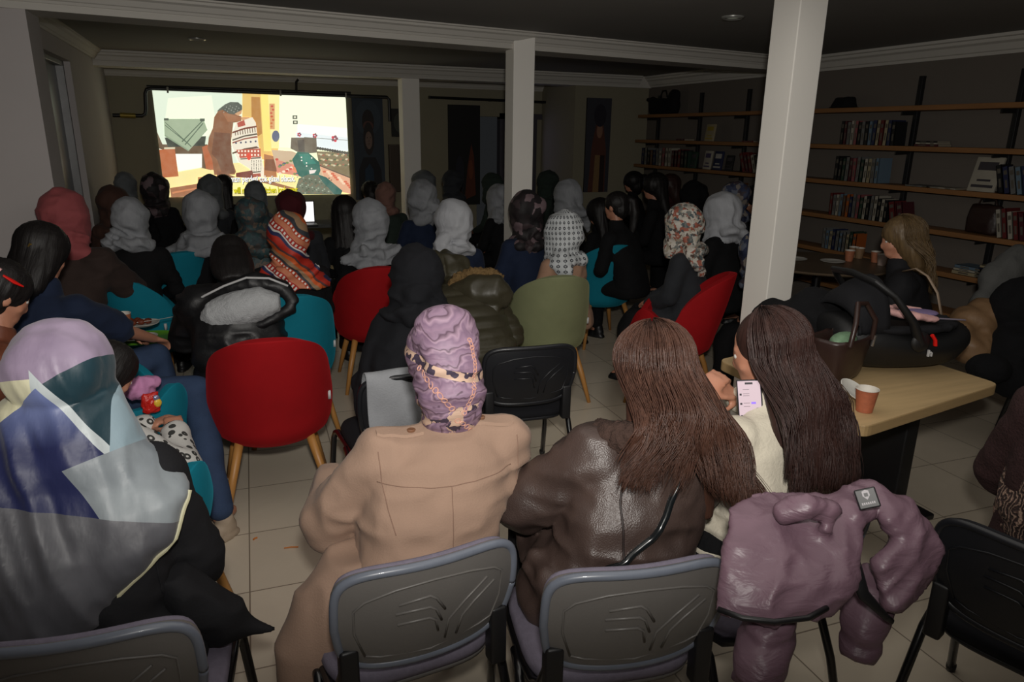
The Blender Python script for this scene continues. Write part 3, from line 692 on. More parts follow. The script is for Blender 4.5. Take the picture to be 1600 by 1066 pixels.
books(1.03, 1566, 1640, 8, (.2, .23), 'fourth shelf at the right edge', 10, 14, ['off-white', 'dark red', 'off-white', 'dark red', 'maroon', 'off-white', 'rose', 'dark red'])
books(.70, 1290, 1342, 10, (.17, .2), 'fifth shelf behind the round table', 11, 0)
def faceout(px, py, w, h, col, lab, band=None, lean=8, name='book'):
    p = aX(px, py, 5.56); z = min(SZ, key=lambda s: abs(s-(p.z-h/2)))
    r = thing(name, lab, 'book', (5.52, p.y, z), 0)
    m = MB(); m.xf = TR(0, 0, 0, 0, lean, 0); m.box((0, -w/2, .001), (.02, w/2, h), .002); obj('cover', m, M('cover_'+col.replace(' ', '_'), rgb(*bc[col]), .5), r)
    m = MB(); m.xf = TR(0, 0, 0, 0, lean, 0)
    if band:
        for (z0, z1, u) in ((.62, .86, .7), (.3, .36, .5), (.12, .2, .8)): m.box((-.0015, -w/2*u, h*z0), (0, w/2*u, h*z1))
        obj('cover_print', m, M('print_'+band, rgb(*{'yellow': (150, 128, 40), 'pale': (170, 166, 158), 'violet': (70, 60, 90), 'dark': (60, 56, 60)}[band]), .6), r)
faceout(1112, 207, .17, .2, 'cream', 'yellow-banded cream book standing face out on the second shelf', 'yellow')
faceout(1108, 252, .14, .22, 'off-white', 'white book standing face out on the far third shelf', 'violet'); faceout(1124, 254, .16, .22, 'navy blue', 'navy book face out with a pale emblem on the far third shelf', 'pale')
faceout(1142, 258, .13, .18, 'black', 'small black book standing face out right of the navy one', 'dark'); faceout(1086, 252, .13, .2, 'dark green', 'dark book standing face out left of the white one', 'dark')
faceout(1540, 278, .22, .27, 'off-white', 'pale brochure leaning face out on the third shelf near the right edge', 'dark', 14)
def flatbooks(px, py, items, lab):
    p = aX(px, py, 5.56); z = min(SZ, key=lambda s: abs(s-p.z)); zz = z+.0005
    for i, (c, w, h) in enumerate(items):
        o = link('book', BOOK, None, [bm_[c], pages, MATS['book_spine_print']]); o.scale = (.17, h, w); o.rotation_euler = (math.radians(90), 0, 0)
        o.location = (5.57, p.y+w/2, zz+h/2); zz += h+.0005
        tag(o, lab % (('lowest', 'second', 'third', 'topmost')[i] if len(items) > 1 else 'single', c), 'book', 'flat stacked books')
flatbooks(1455, 234, [('maroon', .22, .018), ('off-white', .2, .014), ('black', .19, .012)], '%s flat %s book in the small pile on the second shelf')
flatbooks(1520, 440, [('cream', .28, .03), ('off-white', .26, .02), ('pale blue', .25, .025)], '%s flat %s book of the left pile on the low shelf')
flatbooks(1562, 446, [('off-white', .3, .035), ('navy blue', .28, .05), ('cream', .27, .02)], '%s flat %s book of the right pile on the low shelf')
flatbooks(1442, 298, [('grey', .24, .012)], '%s flat %s magazine lying on the third shelf')
flatbooks(1475, 299, [('off-white', .3, .01)], '%s flat thin %s booklet lying on the third shelf')
flatbooks(1070, 221, [('maroon', .17, .02)], '%s flat %s book on the far second shelf')
flatbooks(1176, 222, [('dark red', .18, .015)], '%s flat %s book on the second shelf beyond the far upright')
# bags on the shelves
lea = M('dark_leather', rgb(44, 28, 24), .45, (40, .3), (8, .2)); blkcloth = M('black_cloth', rgb(17, 17, 19), .9, (60, .4), (12, .25))
def softblob(name, secs, mat, label, cat, loc, yaw=0, vox=.012, fold=.012, seed=0, ells=(), e=3):
    mb = MB()
    if secs: mb.loft(secs, 28, e=e)
    for c, r in ells: mb.ell(c, r)
    me = blend(mb, mat, vox, 6); push(me, lambda P, N: (ridge(P*9+seed)-.6)*fold+(nz(P*24+seed)-.5)*fold*.5)
    r = thing(name, label, cat, loc, yaw); link('body', me, r); return r
p = aX(1540, 345, 5.58)
r = softblob('handbag', [((0, 0, .012), .06, .13), ((0, 0, .1), .065, .14), ((0, 0, .2), .05, .13), ((0, 0, .235), .03, .12)], lea, 'dark brown leather bag standing on the fourth shelf near the right edge', 'bag', (5.57, p.y, 1.03))
obj('handle', MB().tube([(0, -.08, .21), (0, -.06, .27), (0, 0, .29), (0, .06, .27), (0, .08, .21)], .007, 8), lea, r)
p = aX(1025, 165, 5.58)
r = softblob('travel_bag', [((0, 0, .012), .08, .3), ((0, 0, .1), .085, .32), ((0, .02, .2), .07, .34)], blkcloth, 'black cloth bag on top of the far end of the shelves', 'bag', (5.58, p.y-.2, 2.02), ells=[((0, -.22, .22), (.06, .12, .09)), ((0, .3, .2), (.05, .14, .03))])
obj('handle', MB().tube([(0, -.06, .22), (0, -.02, .3), (0, .06, .3), (0, .1, .22)], .01, 8), blkcloth, r)
p = aX(1322, 160, 5.58)
r = softblob('cloth_hat', [((0, 0, .006), .09, .13), ((0, 0, .03), .08, .12), ((0, 0, .1), .06, .09)], blkcloth, 'small black hat on the top shelf peeking out right of the pillar', 'hat', (5.56, p.y, 2.02))
obj('brim', MB().lathe([(.09, .004), (.13, .01), (.135, .006), (.09, .0)]), blkcloth, r)
# ------------------------------------------------------------------ tables
oak = M('light_oak_top', rgb(192, 164, 120), .5, (12, .08), (3.5, .22), stretch=(.8, 9, 3))
oake = M('oak_edge', rgb(168, 140, 98), .55, (12, .08), (5, .15), stretch=(1, 4, 8))
P1, P2, P3 = Vector((2.096, 2.594, 0)), Vector((2.09, 1.742, 0)), Vector((3.043, 1.898, 0)); P4 = Vector((3.03, 2.78, 0))
ct = (P1+P2+P3+P4)/4
tb = thing('wooden_table', 'light oak table in front of the white pillar, piled with coats and a baby seat', 'table', ct, 0)
m = MB(); ps = [P1-ct, P2-ct, P3-ct, P4-ct]
def roundpoly(ps, r, n=5):
    out = []
    for i in range(len(ps)):
        a, b, c = ps[i-1], ps[i], ps[(i+1) % len(ps)]; u = (a-b).normalized(); v = (c-b).normalized()
        p0, p1 = b+u*r, b+v*r
        for k in range(n+1):
            t_ = k/n; out.append(p0*(1-t_)**2+b*2*t_*(1-t_)+p1*t_*t_)
    return out
rp = roundpoly(ps, .05)
m.rings([[(p.x, p.y, z) for p in rp] for z in (.695, .738)]); m.cm = 1
obj('tabletop', m, [oake, oak], tb, False, [('BEVEL', dict(width=.003, segments=2, limit_method='ANGLE', angle_limit=1.0))])
m = MB().rings([[(p.x*.996, p.y*.996, z) for p in rp] for z in (.7375, .7395)]); obj('table_surface', m, oak, tb, False)
# pedestal near the left end and a slab leg at the right end
obj('leg', MB().box((-.42, -.12, .02), (-.32, .2, .7), .01).box((-.5, -.2, 0), (-.24, .28, .03), .008), M('grey_leg', rgb(110, 106, 96), .6), tb)
obj('leg', MB().box((.3, -.1, .02), (.38, .3, .7), .01).box((.22, -.2, 0), (.46, .36, .03), .008), blackm, tb)
# round table at the back right with paper cups
rt = Vector((4.62, 4.55, 0))
r = thing('round_table', 'dark round table with paper cups and plates behind the white pillar', 'table', rt, 0)
obj('tabletop', MB().lathe([(0, .715), (.52, .715), (.56, .722), (.57, .732), (.56, .742), (.0, .744)], n=48), M('grey_wood_top', rgb(112, 96, 78), .4, None, (6, .2)), r)
obj('leg', MB().lathe([(0, 0), (.26, 0), (.27, .02), (.05, .05), (.035, .1), (.035, .715), (0, .715)]), blackmetal, r)
# ------------------------------------------------------------------ people
skin = NT('skin'); skin.color(skin.mix(skin.noise(14, 4).outputs[0], rgb(196, 142, 116), rgb(168, 112, 88))); skin.b.inputs['Roughness'].default_value = .5
skin.b.inputs['Subsurface Weight'].default_value = .08; skin.b.inputs['Subsurface Radius'].default_value = (.02, .008, .004); SKIN = skin.m
eyem = M('eye_white', rgb(200, 196, 190), .2); irism = M('eye_iris', rgb(30, 20, 16), .15)
def hairmat(name, c1, c2, rough=.5):
    t = NT(name); a = t.new('Attribute'); a.attribute_name = 'Col'
    n = t.noise(70, 2, t.mapv((1, 1, .12))); t.color(t.mix(n.outputs[0], c1, c2)); t.b.inputs['Roughness'].default_value = rough
    t.b.inputs['Specular IOR Level'].default_value = .35; t.bump(t.noise(160, 2, t.mapv((1, 1, .06))).outputs[0], .5, .004); return t.m
HAIR = {'black': hairmat('black_hair', rgb(14, 12, 12), rgb(30, 26, 25), .55), 'brown': hairmat('brown_hair', rgb(44, 27, 22), rgb(92, 62, 49), .45),
        'dark': hairmat('dark_brown_hair', rgb(30, 18, 16), rgb(66, 42, 36), .5), 'blonde': hairmat('streaked_blonde_hair', rgb(60, 45, 30), rgb(118, 96, 64), .45)}
def bez(a, b, c, t): return a*(1-t)**2+b*2*t*(1-t)+c*t*t
def ik(a, b, l1, l2, hint):
    a, b, hint = Vector(a), Vector(b), Vector(hint); d = b-a; L = min(d.length, l1+l2-.004); u = d.normalized(); b = a+u*L
    x = (l1*l1-l2*l2+L*L)/(2*L); h = math.sqrt(max(0, l1*l1-x*x)); n = (hint-u*hint.dot(u)).normalized(); return a+u*x+n*h, b
class Pose:
    def __init__(s, lean=8, wr=None, headpitch=0, headturn=0, sho=.175, k=1.0, knees=None, feet=None, hunch=.05, side=0, tl=.51, eh=(1.0, -.55, -.6)):
        s.lean = lean; a = math.radians(lean); s.a = a; s.sho = sho
        s.pel = Vector((0, 0, .555)); s.neck = s.pel+Vector((side, tl*math.sin(a), tl*math.cos(a)))
        s.mid = (s.pel+s.neck)/2+Vector((0, -hunch, 0))
        ha = a*.55+math.radians(headpitch)*.5
        s.head = s.neck+Vector((0, math.sin(ha)*.185, math.cos(ha)*.185))
        s.HM = Matrix.Translation(s.head) @ rotm(-(lean*.35+headpitch), 0, headturn)
        s.spine = lambda t: bez(s.pel, s.mid, s.neck, t)
        sc = s.spine(.86)
        s.shs = [sc+Vector((sx*sho, .0, 0)) for sx in (-1, 1)]
        s.wr = wr or [(-.08, .30, .64), (.08, .31, .64)]
        s.el = []; w2 = []
        for sx, sh, w in zip((-1, 1), s.shs, s.wr):
            e, w = ik(sh, w, .27, .25, (sx*eh[0], eh[1], eh[2])); s.el.append(e); w2.append(w)
        s.wr = w2
        s.hip = [Vector((-.095, .0, .545)), Vector((.095, .0, .545))]
        s.kn = [Vector(p) for p in (knees or [(-.13, .42, .53), (.13, .42, .53)])]
        s.an = [Vector(p) for p in (feet or [(-.13, .42, .10), (.13, .42, .10)])]
def limbs(mb, A, rad, n=14):
    for (a, ra), (b, rb) in zip(rad[:-1], rad[1:]): mb.cap(a, ra, b, rb, n)
def torso(mb, P, k=1, rx=(.185, .165, .17, .175, .10, .06), ry=(.135, .125, .12, .105, .07, .055), ts=(0, .25, .5, .78, .95, 1.03)):
    secs = []
    for t, x, y in zip(ts, rx, ry):
        p = P.spine(t); d = P.spine(min(t+.05, 1.1))-P.spine(t-.05); tl = -math.degrees(math.atan2(d.y, d.z)); secs.append(((p.x, p.y, p.z), x*k, y*k, tl))
    b = P.spine(ts[0]); secs.insert(0, ((b.x, b.y, b.z-.075*k), rx[0]*.8, ry[0]*.8, 0)); mb.loft(secs, 28, e=2.3)
FCACHE = {}
def hand(mb, w, e, s, curl=35, spread=1.0, palmdown=(0, 0, -1)):
    """five separate fingers rooted in a palm; w = wrist, e = elbow, s = -1 left / +1 right"""
    w, e = Vector(w), Vector(e); f = (w-e).normalized(); dn = Vector(palmdown); dn = (dn-f*dn.dot(f)).normalized(); sd = f.cross(dn)*s   # sd points to the thumb side... 
    pc = w+f*.045; rs = []
    for k, (o, wd, th) in enumerate(((-.005, .022, .019), (.02, .032, .016), (.05, .040, .014), (.078, .041, .012), (.09, .036, .009))):
        c = w+f*o; rs.append([tuple(c+sd*(wd*math.cos(2*PI*i/12))+dn*(th*math.sin(2*PI*i/12))) for i in range(12)])
    mb.rings(rs)
    for i, (off, L) in enumerate(((.030, .070), (.010, .078), (-.010, .073), (-.029, .058))):
        p = w+f*.082+sd*off; d = f.copy(); r = .0088
        for j, fr in enumerate((.45, .31, .24)):
            q = math.radians(curl*(1+.25*j)*(j+1)*.55); d = (f*math.cos(q)+dn*math.sin(q)).normalized(); n = p+d*L*fr; mb.cap(p, r, n, r*.9, 8); p = n; r *= .9
    p = w+f*.022+sd*.026; d = (f*.55+sd*.65+dn*.35).normalized()
    for L, r in ((.038, .0115), (.03, .0098), (.022, .0088)):
        n = p+d*L; mb.cap(p, r, n, r*.9, 8); p = n; d = (d+f*.35+dn*.25).normalized()
def headskin(mb, HM, face=1):
    o = mb.xf.copy(); mb.xf = HM
    mb.ell((0, -.012, .03), (.074, .092, .086)); mb.ell((0, .022, -.012), (.062, .07, .088)); mb.ell((0, .04, -.07), (.042, .045, .035))
    mb.ell((0, .085, -.025), (.013, .018, .022), n=10, m=8); mb.ell((0, .076, .0), (.011, .014, .03), n=10, m=8)       # nose
    mb.ell((0, .072, -.058), (.026, .014, .007), n=10, m=6); mb.ell((0, .071, -.068), (.021, .013, .007), n=10, m=6)       # lips
    mb.ell((0, .066, .026), (.05, .016, .01), n=10, m=6)
    for sx in (-1, 1):
        mb.ell((sx*.076, -.008, -.008), (.009, .02, .032), n=12, m=8); mb.ell((sx*.035, .05, -.028), (.025, .022, .022), n=10, m=8)
    mb.xf = o
def person_body(P, hands=True, vox=.0085, curl=35, pd=None):
    mb = MB(); headskin(mb, P.HM); k = .8
    mb.cap(P.neck-Vector((0, .01, .05)), .056, P.head-Vector((0, .012, .03)), .052)
    torso(mb, P, k)
    for i, sx in enumerate((-1, 1)):
        sh, el, w = P.shs[i]-Vector((sx*.02, 0, .015)), P.el[i], P.wr[i]
        limbs(mb, 0, [(P.spine(.8), .06), (sh, .052), (el, .036), (w, .023)])
        limbs(mb, 0, [(P.hip[i], .07), (P.kn[i], .05), (P.an[i], .034)]); mb.cap(P.an[i]-Vector((0, 0, .02)), .035, P.an[i]+Vector((0, .12, -.055)), .025)
        if hands: hand(mb, w, el, sx, curl, palmdown=(pd[i] if pd else (0, 0, -1)))
    return blend(mb, SKIN, vox, 3, .4)
def eyes(P, par):
    for sx in (-1, 1):
        o = link('eye', EYE, par); o.matrix_local = P.HM @ Matrix.Translation((sx*.031, .068, .004))
EYE = MB().ell((0, 0, 0), (.0125, .0115, .0105), n=16, m=10); EYE.cm = 1; EYE.ell((0, .0085, 0), (.0055, .0035, .0055), n=10, m=6); EYE = EYE.mesh('eye', [eyem, irism])
def sleeves(mb, P, ra=.066, rb=.056, rc=.044, frac=1.0):
    for i, sx in enumerate((-1, 1)):
        w = P.el[i].lerp(P.wr[i], max(0, frac)) if frac >= 0 else None
        mb.ell(P.shs[i]-Vector((sx*.012, 0, .0)), (ra*1.12, ra*1.1, ra*1.05))
        if w is None: mb.cap(P.shs[i], ra, P.shs[i].lerp(P.el[i], -frac), rb*1.1)
        else: limbs(mb, 0, [(P.shs[i], ra), (P.el[i], rb), (w, rc)])
def topmesh(P, mat, k=1.0, skirt=0, vox=.013, fold=.012, seed=0, arm=(.066, .056, .044), frac=1, collar=True, quilt=0, it=7, neckr=.07):
    mb = MB(); torso(mb, P, k, **(dict(rx=(.19, .182, .185, .18, .11, .06), ry=(.14, .135, .128, .11, .075, .055)) if skirt else {})); sleeves(mb, P, *arm, frac)
    sp = P.spine(.84); mb.ell(sp+Vector((0, -.01, .0)), (P.sho+.01, .1*k, .085))
    if skirt: mb.cap(P.shs[0]+Vector((-.005, 0, .012)), arm[0]*.95, P.shs[1]+Vector((.005, 0, .012)), arm[0]*.95); mb.cap(P.shs[0]+Vector((.03, -.03, -.08)), arm[0]*.9, P.shs[1]+Vector((-.03, -.03, -.08)), arm[0]*.9)
    if collar: mb.cap(P.spine(.96), neckr+.012, P.neck+(P.head-P.neck)*.2, neckr)
    if skirt:
        mb.loft([((0, .02, .47), .22*skirt, .19), ((0, .01, .53), .225*skirt, .18), ((0, 0, .62), .2*skirt, .155)], 24, e=2.4)
        for i, sx in enumerate((-1, 1)): mb.cap(P.hip[i], .1, P.hip[i].lerp(P.kn[i], .55), .095)
    me = blend(mb, mat, vox, it)
    el = np.array([tuple(e) for e in P.el]); pel = np.array(tuple(P.pel))
    def fn(X, N):
        s = np.array([1, 1, 2.6]); d = (ridge(X*7*s+seed)-.62)*fold*.9+(ridge(X*15+seed*3)-.6)*fold*.35
        w = np.minimum(np.linalg.norm(X-el[0], axis=1), np.linalg.norm(X-el[1], axis=1)); d *= 1+1.2*np.exp(-(w/.09)**2)
        dz = np.linalg.norm((X-pel)*np.array([.5, .5, 1]), axis=1); d *= 1+1.0*np.exp(-(dz/.13)**2)
        if quilt:
            q = (X[:, 2]+X[:, 1]*.3)/quilt; d = d*.6+.011*(np.abs(np.sin(PI*q))**.5-.6)
        return d
    return push(me, fn)
def legmesh(P, mat, k=1.0, skirt=False, vox=.014, seed=0, fold=.01):
    mb = MB(); mb.loft([((0, 0, .475), .17*k, .14), ((0, 0, .54), .185*k, .15), ((0, 0, .62), .15*k, .115)], 24, e=2.4)
    for i in (0, 1): limbs(mb, 0, [(P.hip[i], .088*k), (P.kn[i], .066*k), (P.an[i]+Vector((0, 0, .02)), .052*k)])
    if skirt:
        c = (P.kn[0]+P.kn[1])/2; a = (P.an[0]+P.an[1])/2
        mb.loft([((c.x, c.y-.02, c.z+.02), .2, .09), ((c.x, c.y+.02, c.z-.1), .21, .11), ((a.x, a.y-.01, .2), .2, .13), ((a.x, a.y-.02, .1), .21, .14)], 24, e=2.6)
        mb.loft([((0, .05, .53), .19, .05), ((0, .2, .545), .2, .04)], 20, e=2.6); mb.ell((c.x, .22, .54), (.19, .22, .07))
    me = blend(mb, mat, vox, 6); return push(me, lambda X, N: (ridge(X*np.array([9, 9, 4])+seed)-.62)*fold)
def shoemesh():
    out = []
    for sx in (-1, 1):
        mb = MB(); mb.ell((0, -.02, .05), (.042, .055, .05)); mb.ell((0, .05, .038), (.043, .085, .036)); mb.ell((0, .1, .032), (.038, .055, .028)); mb.cap((0, -.02, .05), .042, (0, -.02, .09), .042)
        mb.loft([((0, .04, .0), .044, .125), ((0, .04, .02), .046, .128)], 24, e=2.5)
        out.append(blend(mb, blackm, .008, 3))
    return out
SHOE = shoemesh()[0]
# ---- head coverings, built in the head frame (face along +Y)
def scarf(kind, mat, seed=0, vox=.010, fold=.007, sc=1.0):
    key = ('scarf', kind, seed, vox)
    if key in FCACHE: return FCACHE[key]
    mb = MB(); E = mb.ell
    E((0, -.028, .022), (.097, .112, .112)); E((0, -.03, -.035), (.088, .095, .09))
    mb.loft([((0, -.012, -.02), .086, .082), ((0, -.01, -.085), .08, .08), ((0, -.015, -.13), .085, .085), ((0, -.02, -.165), .105, .1)], 24)
    if kind == 'round': E((0, -.095, .03), (.075, .06, .075)); E((0, -.05, -.17), (.13, .105, .045))
    if kind == 'tail':     # knot low at back, one tail falling at the left
        E((0, -.08, .0), (.08, .06, .085)); E((-.01, -.06, -.14), (.125, .095, .04)); mb.tube([(-.07, -.07, -.05), (-.12, -.09, -.13), (-.115, -.13, -.2), (-.08, -.14, -.26)], [.04, .045, .04, .012], 14, .45)
    if kind == 'tailr':
        E((.01, -.075, .02), (.08, .06, .085)); E((.01, -.085, -.10), (.11, .06, .045)); mb.tube([(-.08, -.09, -.09), (0, -.135, -.115), (.07, -.13, -.16), (.085, -.14, -.26)], [.04, .038, .04, .01], 14, .5)
    if kind == 'drape':    # edge lies over the shoulders
        E((0, -.08, .01), (.078, .06, .08)); mb.loft([((0, -.04, -.12), .1, .095, 12), ((0, -.055, -.17), .145, .11, 12), ((0, -.065, -.2), .185, .12, 12)], 28, e=2.3); mb.tube([(-.08, -.12, -.14), (0, -.15, -.165), (.12, -.12, -.13)], [.03, .028, .024], 12)
    if kind == 'wrap':     # rolled band across the nape
        E((0, -.09, .035), (.082, .06, .07)); mb.tube([(-.09, -.02, -.0), (-.06, -.11, -.05), (.03, -.13, -.06), (.09, -.05, -.02)], [.03, .035, .035, .03], 12); E((0, -.05, -.13), (.1, .085, .05))
    if kind == 'bent':
        E((0, -.09, .05), (.088, .07, .085)); E((0, -.07, -.11), (.12, .09, .07)); E((0, -.05, -.17), (.14, .1, .04))
    if kind == 'hood':
        E((0, -.04, .02), (.12, .13, .135)); E((0, -.05, -.09), (.13, .12, .1)); E((0, -.06, .1), (.06, .07, .06)); E((0, -.05, -.17), (.16, .13, .06))
    if kind == 'plain': E((0, -.085, .03), (.07, .055, .07)); E((0, -.045, -.16), (.125, .1, .04))
    me = blend(mb, mat, vox, 5, .5); th = seed*.9
    c, s_ = math.cos(th), math.sin(th)
    def fn(X, N):
        u = X[:, 0]*c+X[:, 2]*s_; v = -X[:, 0]*s_+X[:, 2]*c
        Q = np.stack([u*26, v*7, X[:, 1]*9], 1); q2 = np.stack([u*13+v*6, v*16, X[:, 1]*7], 1)
        low = 1+1.3/(1+np.exp((X[:, 2]+.05)*40))
        return ((ridge(Q+seed*5)-.6)*fold*1.9+(ridge(q2+seed*3)-.6)*fold*2.0)*low
    push(me, fn); FCACHE[key] = me; return me
def hairshell(kind, mat, seed=0, vox=.009):
    key = ('hair', kind, seed, vox)
    if key in FCACHE: return FCACHE[key]
    mb = MB(); E = mb.ell; E((0, -.022, .034), (.09, .104, .094)); E((0, -.045, -.02), (.082, .075, .085))
    if kind == 'long': mb.loft([((0, -.03, .02), .09, .085), ((0, -.06, -.08), .09, .06), ((0, -.085, -.2), .1, .045), ((0, -.1, -.3), .085, .03)], 20)
    if kind == 'bun': E((0, -.13, .04), (.05, .045, .05))
    if kind == 'pony': mb.tube([(0, -.1, .06), (0, -.15, .04), (0, -.16, -.06), (0, -.14, -.18), (0, -.12, -.26)], [.03, .035, .04, .032, .012], 14)
    if kind == 'loose': mb.loft([((0, -.02, .02), .095, .09), ((0, -.05, -.08), .1, .07), ((0, -.065, -.15), .095, .05), ((0, -.08, -.2), .06, .025)], 20)
    me = blend(mb, mat, vox, 3, .5)
    push(me, lambda X, N: (ridge(np.stack([np.arctan2(X[:, 0], -X[:, 1])*9, X[:, 2]*6, X[:, 1]*4], 1)+seed)-.6)*.006+(ridge(np.stack([X[:, 0]*90, X[:, 1]*90, X[:, 2]*8], 1))-.5)*.002)
    FCACHE[key] = me; return me
POSES = {}
def getpose(lean):
    q = min((4, 12, 20, 30, 42), key=lambda v: abs(v-lean))
    if q not in POSES:
        P = Pose(q, headpitch=0); POSES[q] = P; P.body = person_body(P, True, .012); P.tops = {}; P.legs = {}
    return q, POSES[q]
def place(name, P, H, yaw, label, sc=None, z=0):
    """put the head of pose P at world point H, the seat stays on the floor frame"""
    s = sc or H.z/P.head.z; R = Matrix.Rotation(math.radians(yaw), 3, 'Z'); hl = R @ Vector((P.head.x, P.head.y, 0))*s
    return thing('person', label, 'person', (H.x-hl.x, H.y-hl.y, z), yaw, None, s)
def face_screen(x, y): return math.degrees(-math.atan2(.5-x, 10-y))
def crowd(px, ytop, wpx, W, lean, topm, bottom, head, label, dyaw=0, turn=0, top='plain', htop=.125, ztop=None):
    """one seated spectator: px/ytop = crown in the photo, W = real head width for wpx pixels"""
    c = aZ(px, ytop, ztop or 1.30); zc = c.length*.99; zc = -(CM.transposed() @ (c-Vector((0, 0, CH)))).z; hs = min(1.3, max(.95, wpx*zc/FPX/W))
    H = c-Vector((0, 0, htop*hs*.98)); q, P = getpose(lean); yaw = face_screen(H.x, H.y)+dyaw
    s = min(1.12, max(.82, H.z/P.head.z)); r = place('person', P, H, yaw, label, s)
    link('body', P.body, r)
    if top not in P.tops:
        kw = dict(plain=dict(), coat=dict(k=1.08, skirt=1.05, arm=(.075, .064, .052), seed=3), puffer=dict(k=1.15, skirt=1.0, arm=(.085, .075, .06), quilt=.085, seed=5))[top]
        P.tops[top] = topmesh(P, blkcloth, vox=.016, fold=.012, **kw)
    link('coat' if top != 'plain' else 'top', P.tops[top], r, topm)
    bk = 'skirt' if bottom[0] == 's' else 'trousers'
    if bk not in P.legs: P.legs[bk] = legmesh(P, blkcloth, skirt=bk == 'skirt', vox=.018)
    link(bk, P.legs[bk], r, bottom[1])
    for i in (0, 1): link('shoe', SHOE, r, blackm, Matrix.Translation((P.an[i].x, P.an[i].y, 0)))
    part, me, hm = head
    link(part, me, r, hm, P.HM @ rotm(0, 0, turn) @ Matrix.Diagonal((hs/s, hs/s, hs/s, 1))); return r
# ---- scarf / cloth materials
def silkwhite(name, a, b):
    t = NT(name); n = t.noise(7, 5, t.mapv((1, 1, .6), (.5, .3, 0)), .6, 1.5); n2 = t.noise(2.5, 3, None, .5, 2)
    t.color(t.mix(t.math('MULTIPLY', t.math('ADD', n.outputs[0], n2.outputs[0]), .5), a, b)); t.b.inputs['Roughness'].default_value = .8; t.b.inputs['Sheen Weight'].default_value = .05
    t.bump(t.noise(16, 4, t.mapv((2, 2, .5), (.6, .4, .2)), .6, 1.2).outputs[0], .45, .012); return t.m
WH = [silkwhite('white_muslin', rgb(120, 122, 127), rgb(206, 208, 213)), silkwhite('sheer_white_muslin', rgb(78, 82, 86), rgb(178, 180, 185))]
GREY = silkwhite('grey_muslin', rgb(64, 68, 72), rgb(112, 116, 118))
def solid(n, c, **k): return M(n, rgb(*c), .88, (70, .35, .004), (10, .22), sheen=.03, **k)
def blotch(name, cols, scale=22, base=None):
    t = NT(name); v = t.new('TexVoronoi'); v.inputs['Scale'].default_value = scale; v.inputs['Randomness'].default_value = 1
    nn = t.noise(scale*.6, 3); ad = t.new('VectorMath', operation='ADD'); t.L(t.tc.outputs['Object'], ad.inputs[0]); sc_ = t.new('VectorMath', operation='SCALE'); sc_.inputs['Scale'].default_value = .06
    t.L(nn.outputs['Color'], sc_.inputs[0]); t.L(sc_.outputs[0], ad.inputs[1]); t.L(ad.outputs[0], v.inputs['Vector'])
    sx = t.new('SeparateColor'); t.L(v.outputs['Color'], sx.inputs[0])
    t.color(t.ramp(sx.outputs[0], [(i/len(cols), rgb(*c)) for i, c in enumerate(cols)], 'CONSTANT')); t.b.inputs['Roughness'].default_value = .7
    t.bump(t.noise(30, 3).outputs[0], .25, .006); return t.m
FLOR = blotch('floral_scarf_cloth', [(196, 190, 178), (76, 88, 92), (202, 196, 186), (160, 92, 74), (186, 180, 170), (120, 122, 118), (206, 200, 190), (92, 76, 68), (180, 170, 152)], 55)
NAVYF = blotch('navy_floral_cloth', [(44, 52, 78), (92, 98, 112), (34, 40, 62), (120, 112, 104), (50, 58, 84), (60, 50, 56)], 26)
TEALF = blotch('teal_speckled_cloth', [(42, 66, 68), (60, 56, 54), (36, 52, 56), (92, 80, 70), (40, 60, 64), (56, 70, 72)], 40)
DARKF = blotch('dark_floral_cloth', [(30, 24, 26), (60, 48, 50), (36, 28, 30), (26, 22, 24), (110, 92, 96), (28, 24, 26)], 20)
REDF = solid('dark_red_cloth', (70, 20, 26)); 
t = NT('dotted_white_cloth'); sp = t.new('SeparateXYZ'); t.L(t.tc.outputs['Object'], sp.inputs[0])
az = t.math('MULTIPLY', t.math('ARCTAN2', sp.outputs[0], t.math('MULTIPLY', t.math('ADD', sp.outputs[1], .03), -1)), 4.2); vz = t.math('MULTIPLY', sp.outputs[2], 36)
fu = t.math('SUBTRACT', t.math('FRACT', az), .5); fv = t.math('SUBTRACT', t.math('FRACT', vz), .5)
r_ = t.math('SQRT', t.math('ADD', t.math('MULTIPLY', fu, fu), t.math('MULTIPLY', fv, fv)))
ringm = t.math('LESS_THAN', t.math('ABSOLUTE', t.math('SUBTRACT', r_, .2)), .075); lin = t.math('LESS_THAN', t.math('ABSOLUTE', fu), .03)
t.color(t.mix(t.math('MAXIMUM', ringm, t.math('MULTIPLY', lin, .6)), rgb(200, 204, 206), rgb(30, 34, 44))); t.b.inputs['Roughness'].default_value = .7; t.bump(t.noise(24, 3).outputs[0], .3, .006); DOT = t.m
t = NT('orange_striped_cloth'); mv = t.mapv((1, 1, 1), (0, -.75, .2)); nn = t.noise(5, 2, mv); sp = t.new('SeparateXYZ'); t.L(mv, sp.inputs[0])
f = t.math('FRACT', t.math('ADD', t.math('MULTIPLY', sp.outputs[2], 5.6), t.math('MULTIPLY', nn.outputs[0], .5)))
c1 = t.ramp(f, [(0, rgb(176, 44, 28)), (.16, rgb(40, 46, 84)), (.24, rgb(214, 208, 200)), (.28, rgb(170, 40, 30)), (.42, rgb(196, 120, 88)), (.56, rgb(178, 62, 30)), (.66, rgb(50, 54, 60)), (.74, rgb(150, 120, 90)), (.84, rgb(204, 92, 40)), (.94, rgb(90, 60, 60))], 'CONSTANT')
wv = t.math('FRACT', t.math('MULTIPLY', sp.outputs[0], 55)); bd = t.math('MULTIPLY', t.math('LESS_THAN', t.math('ABSOLUTE', t.math('SUBTRACT', f, .35)), .04), t.math('LESS_THAN', wv, .5))
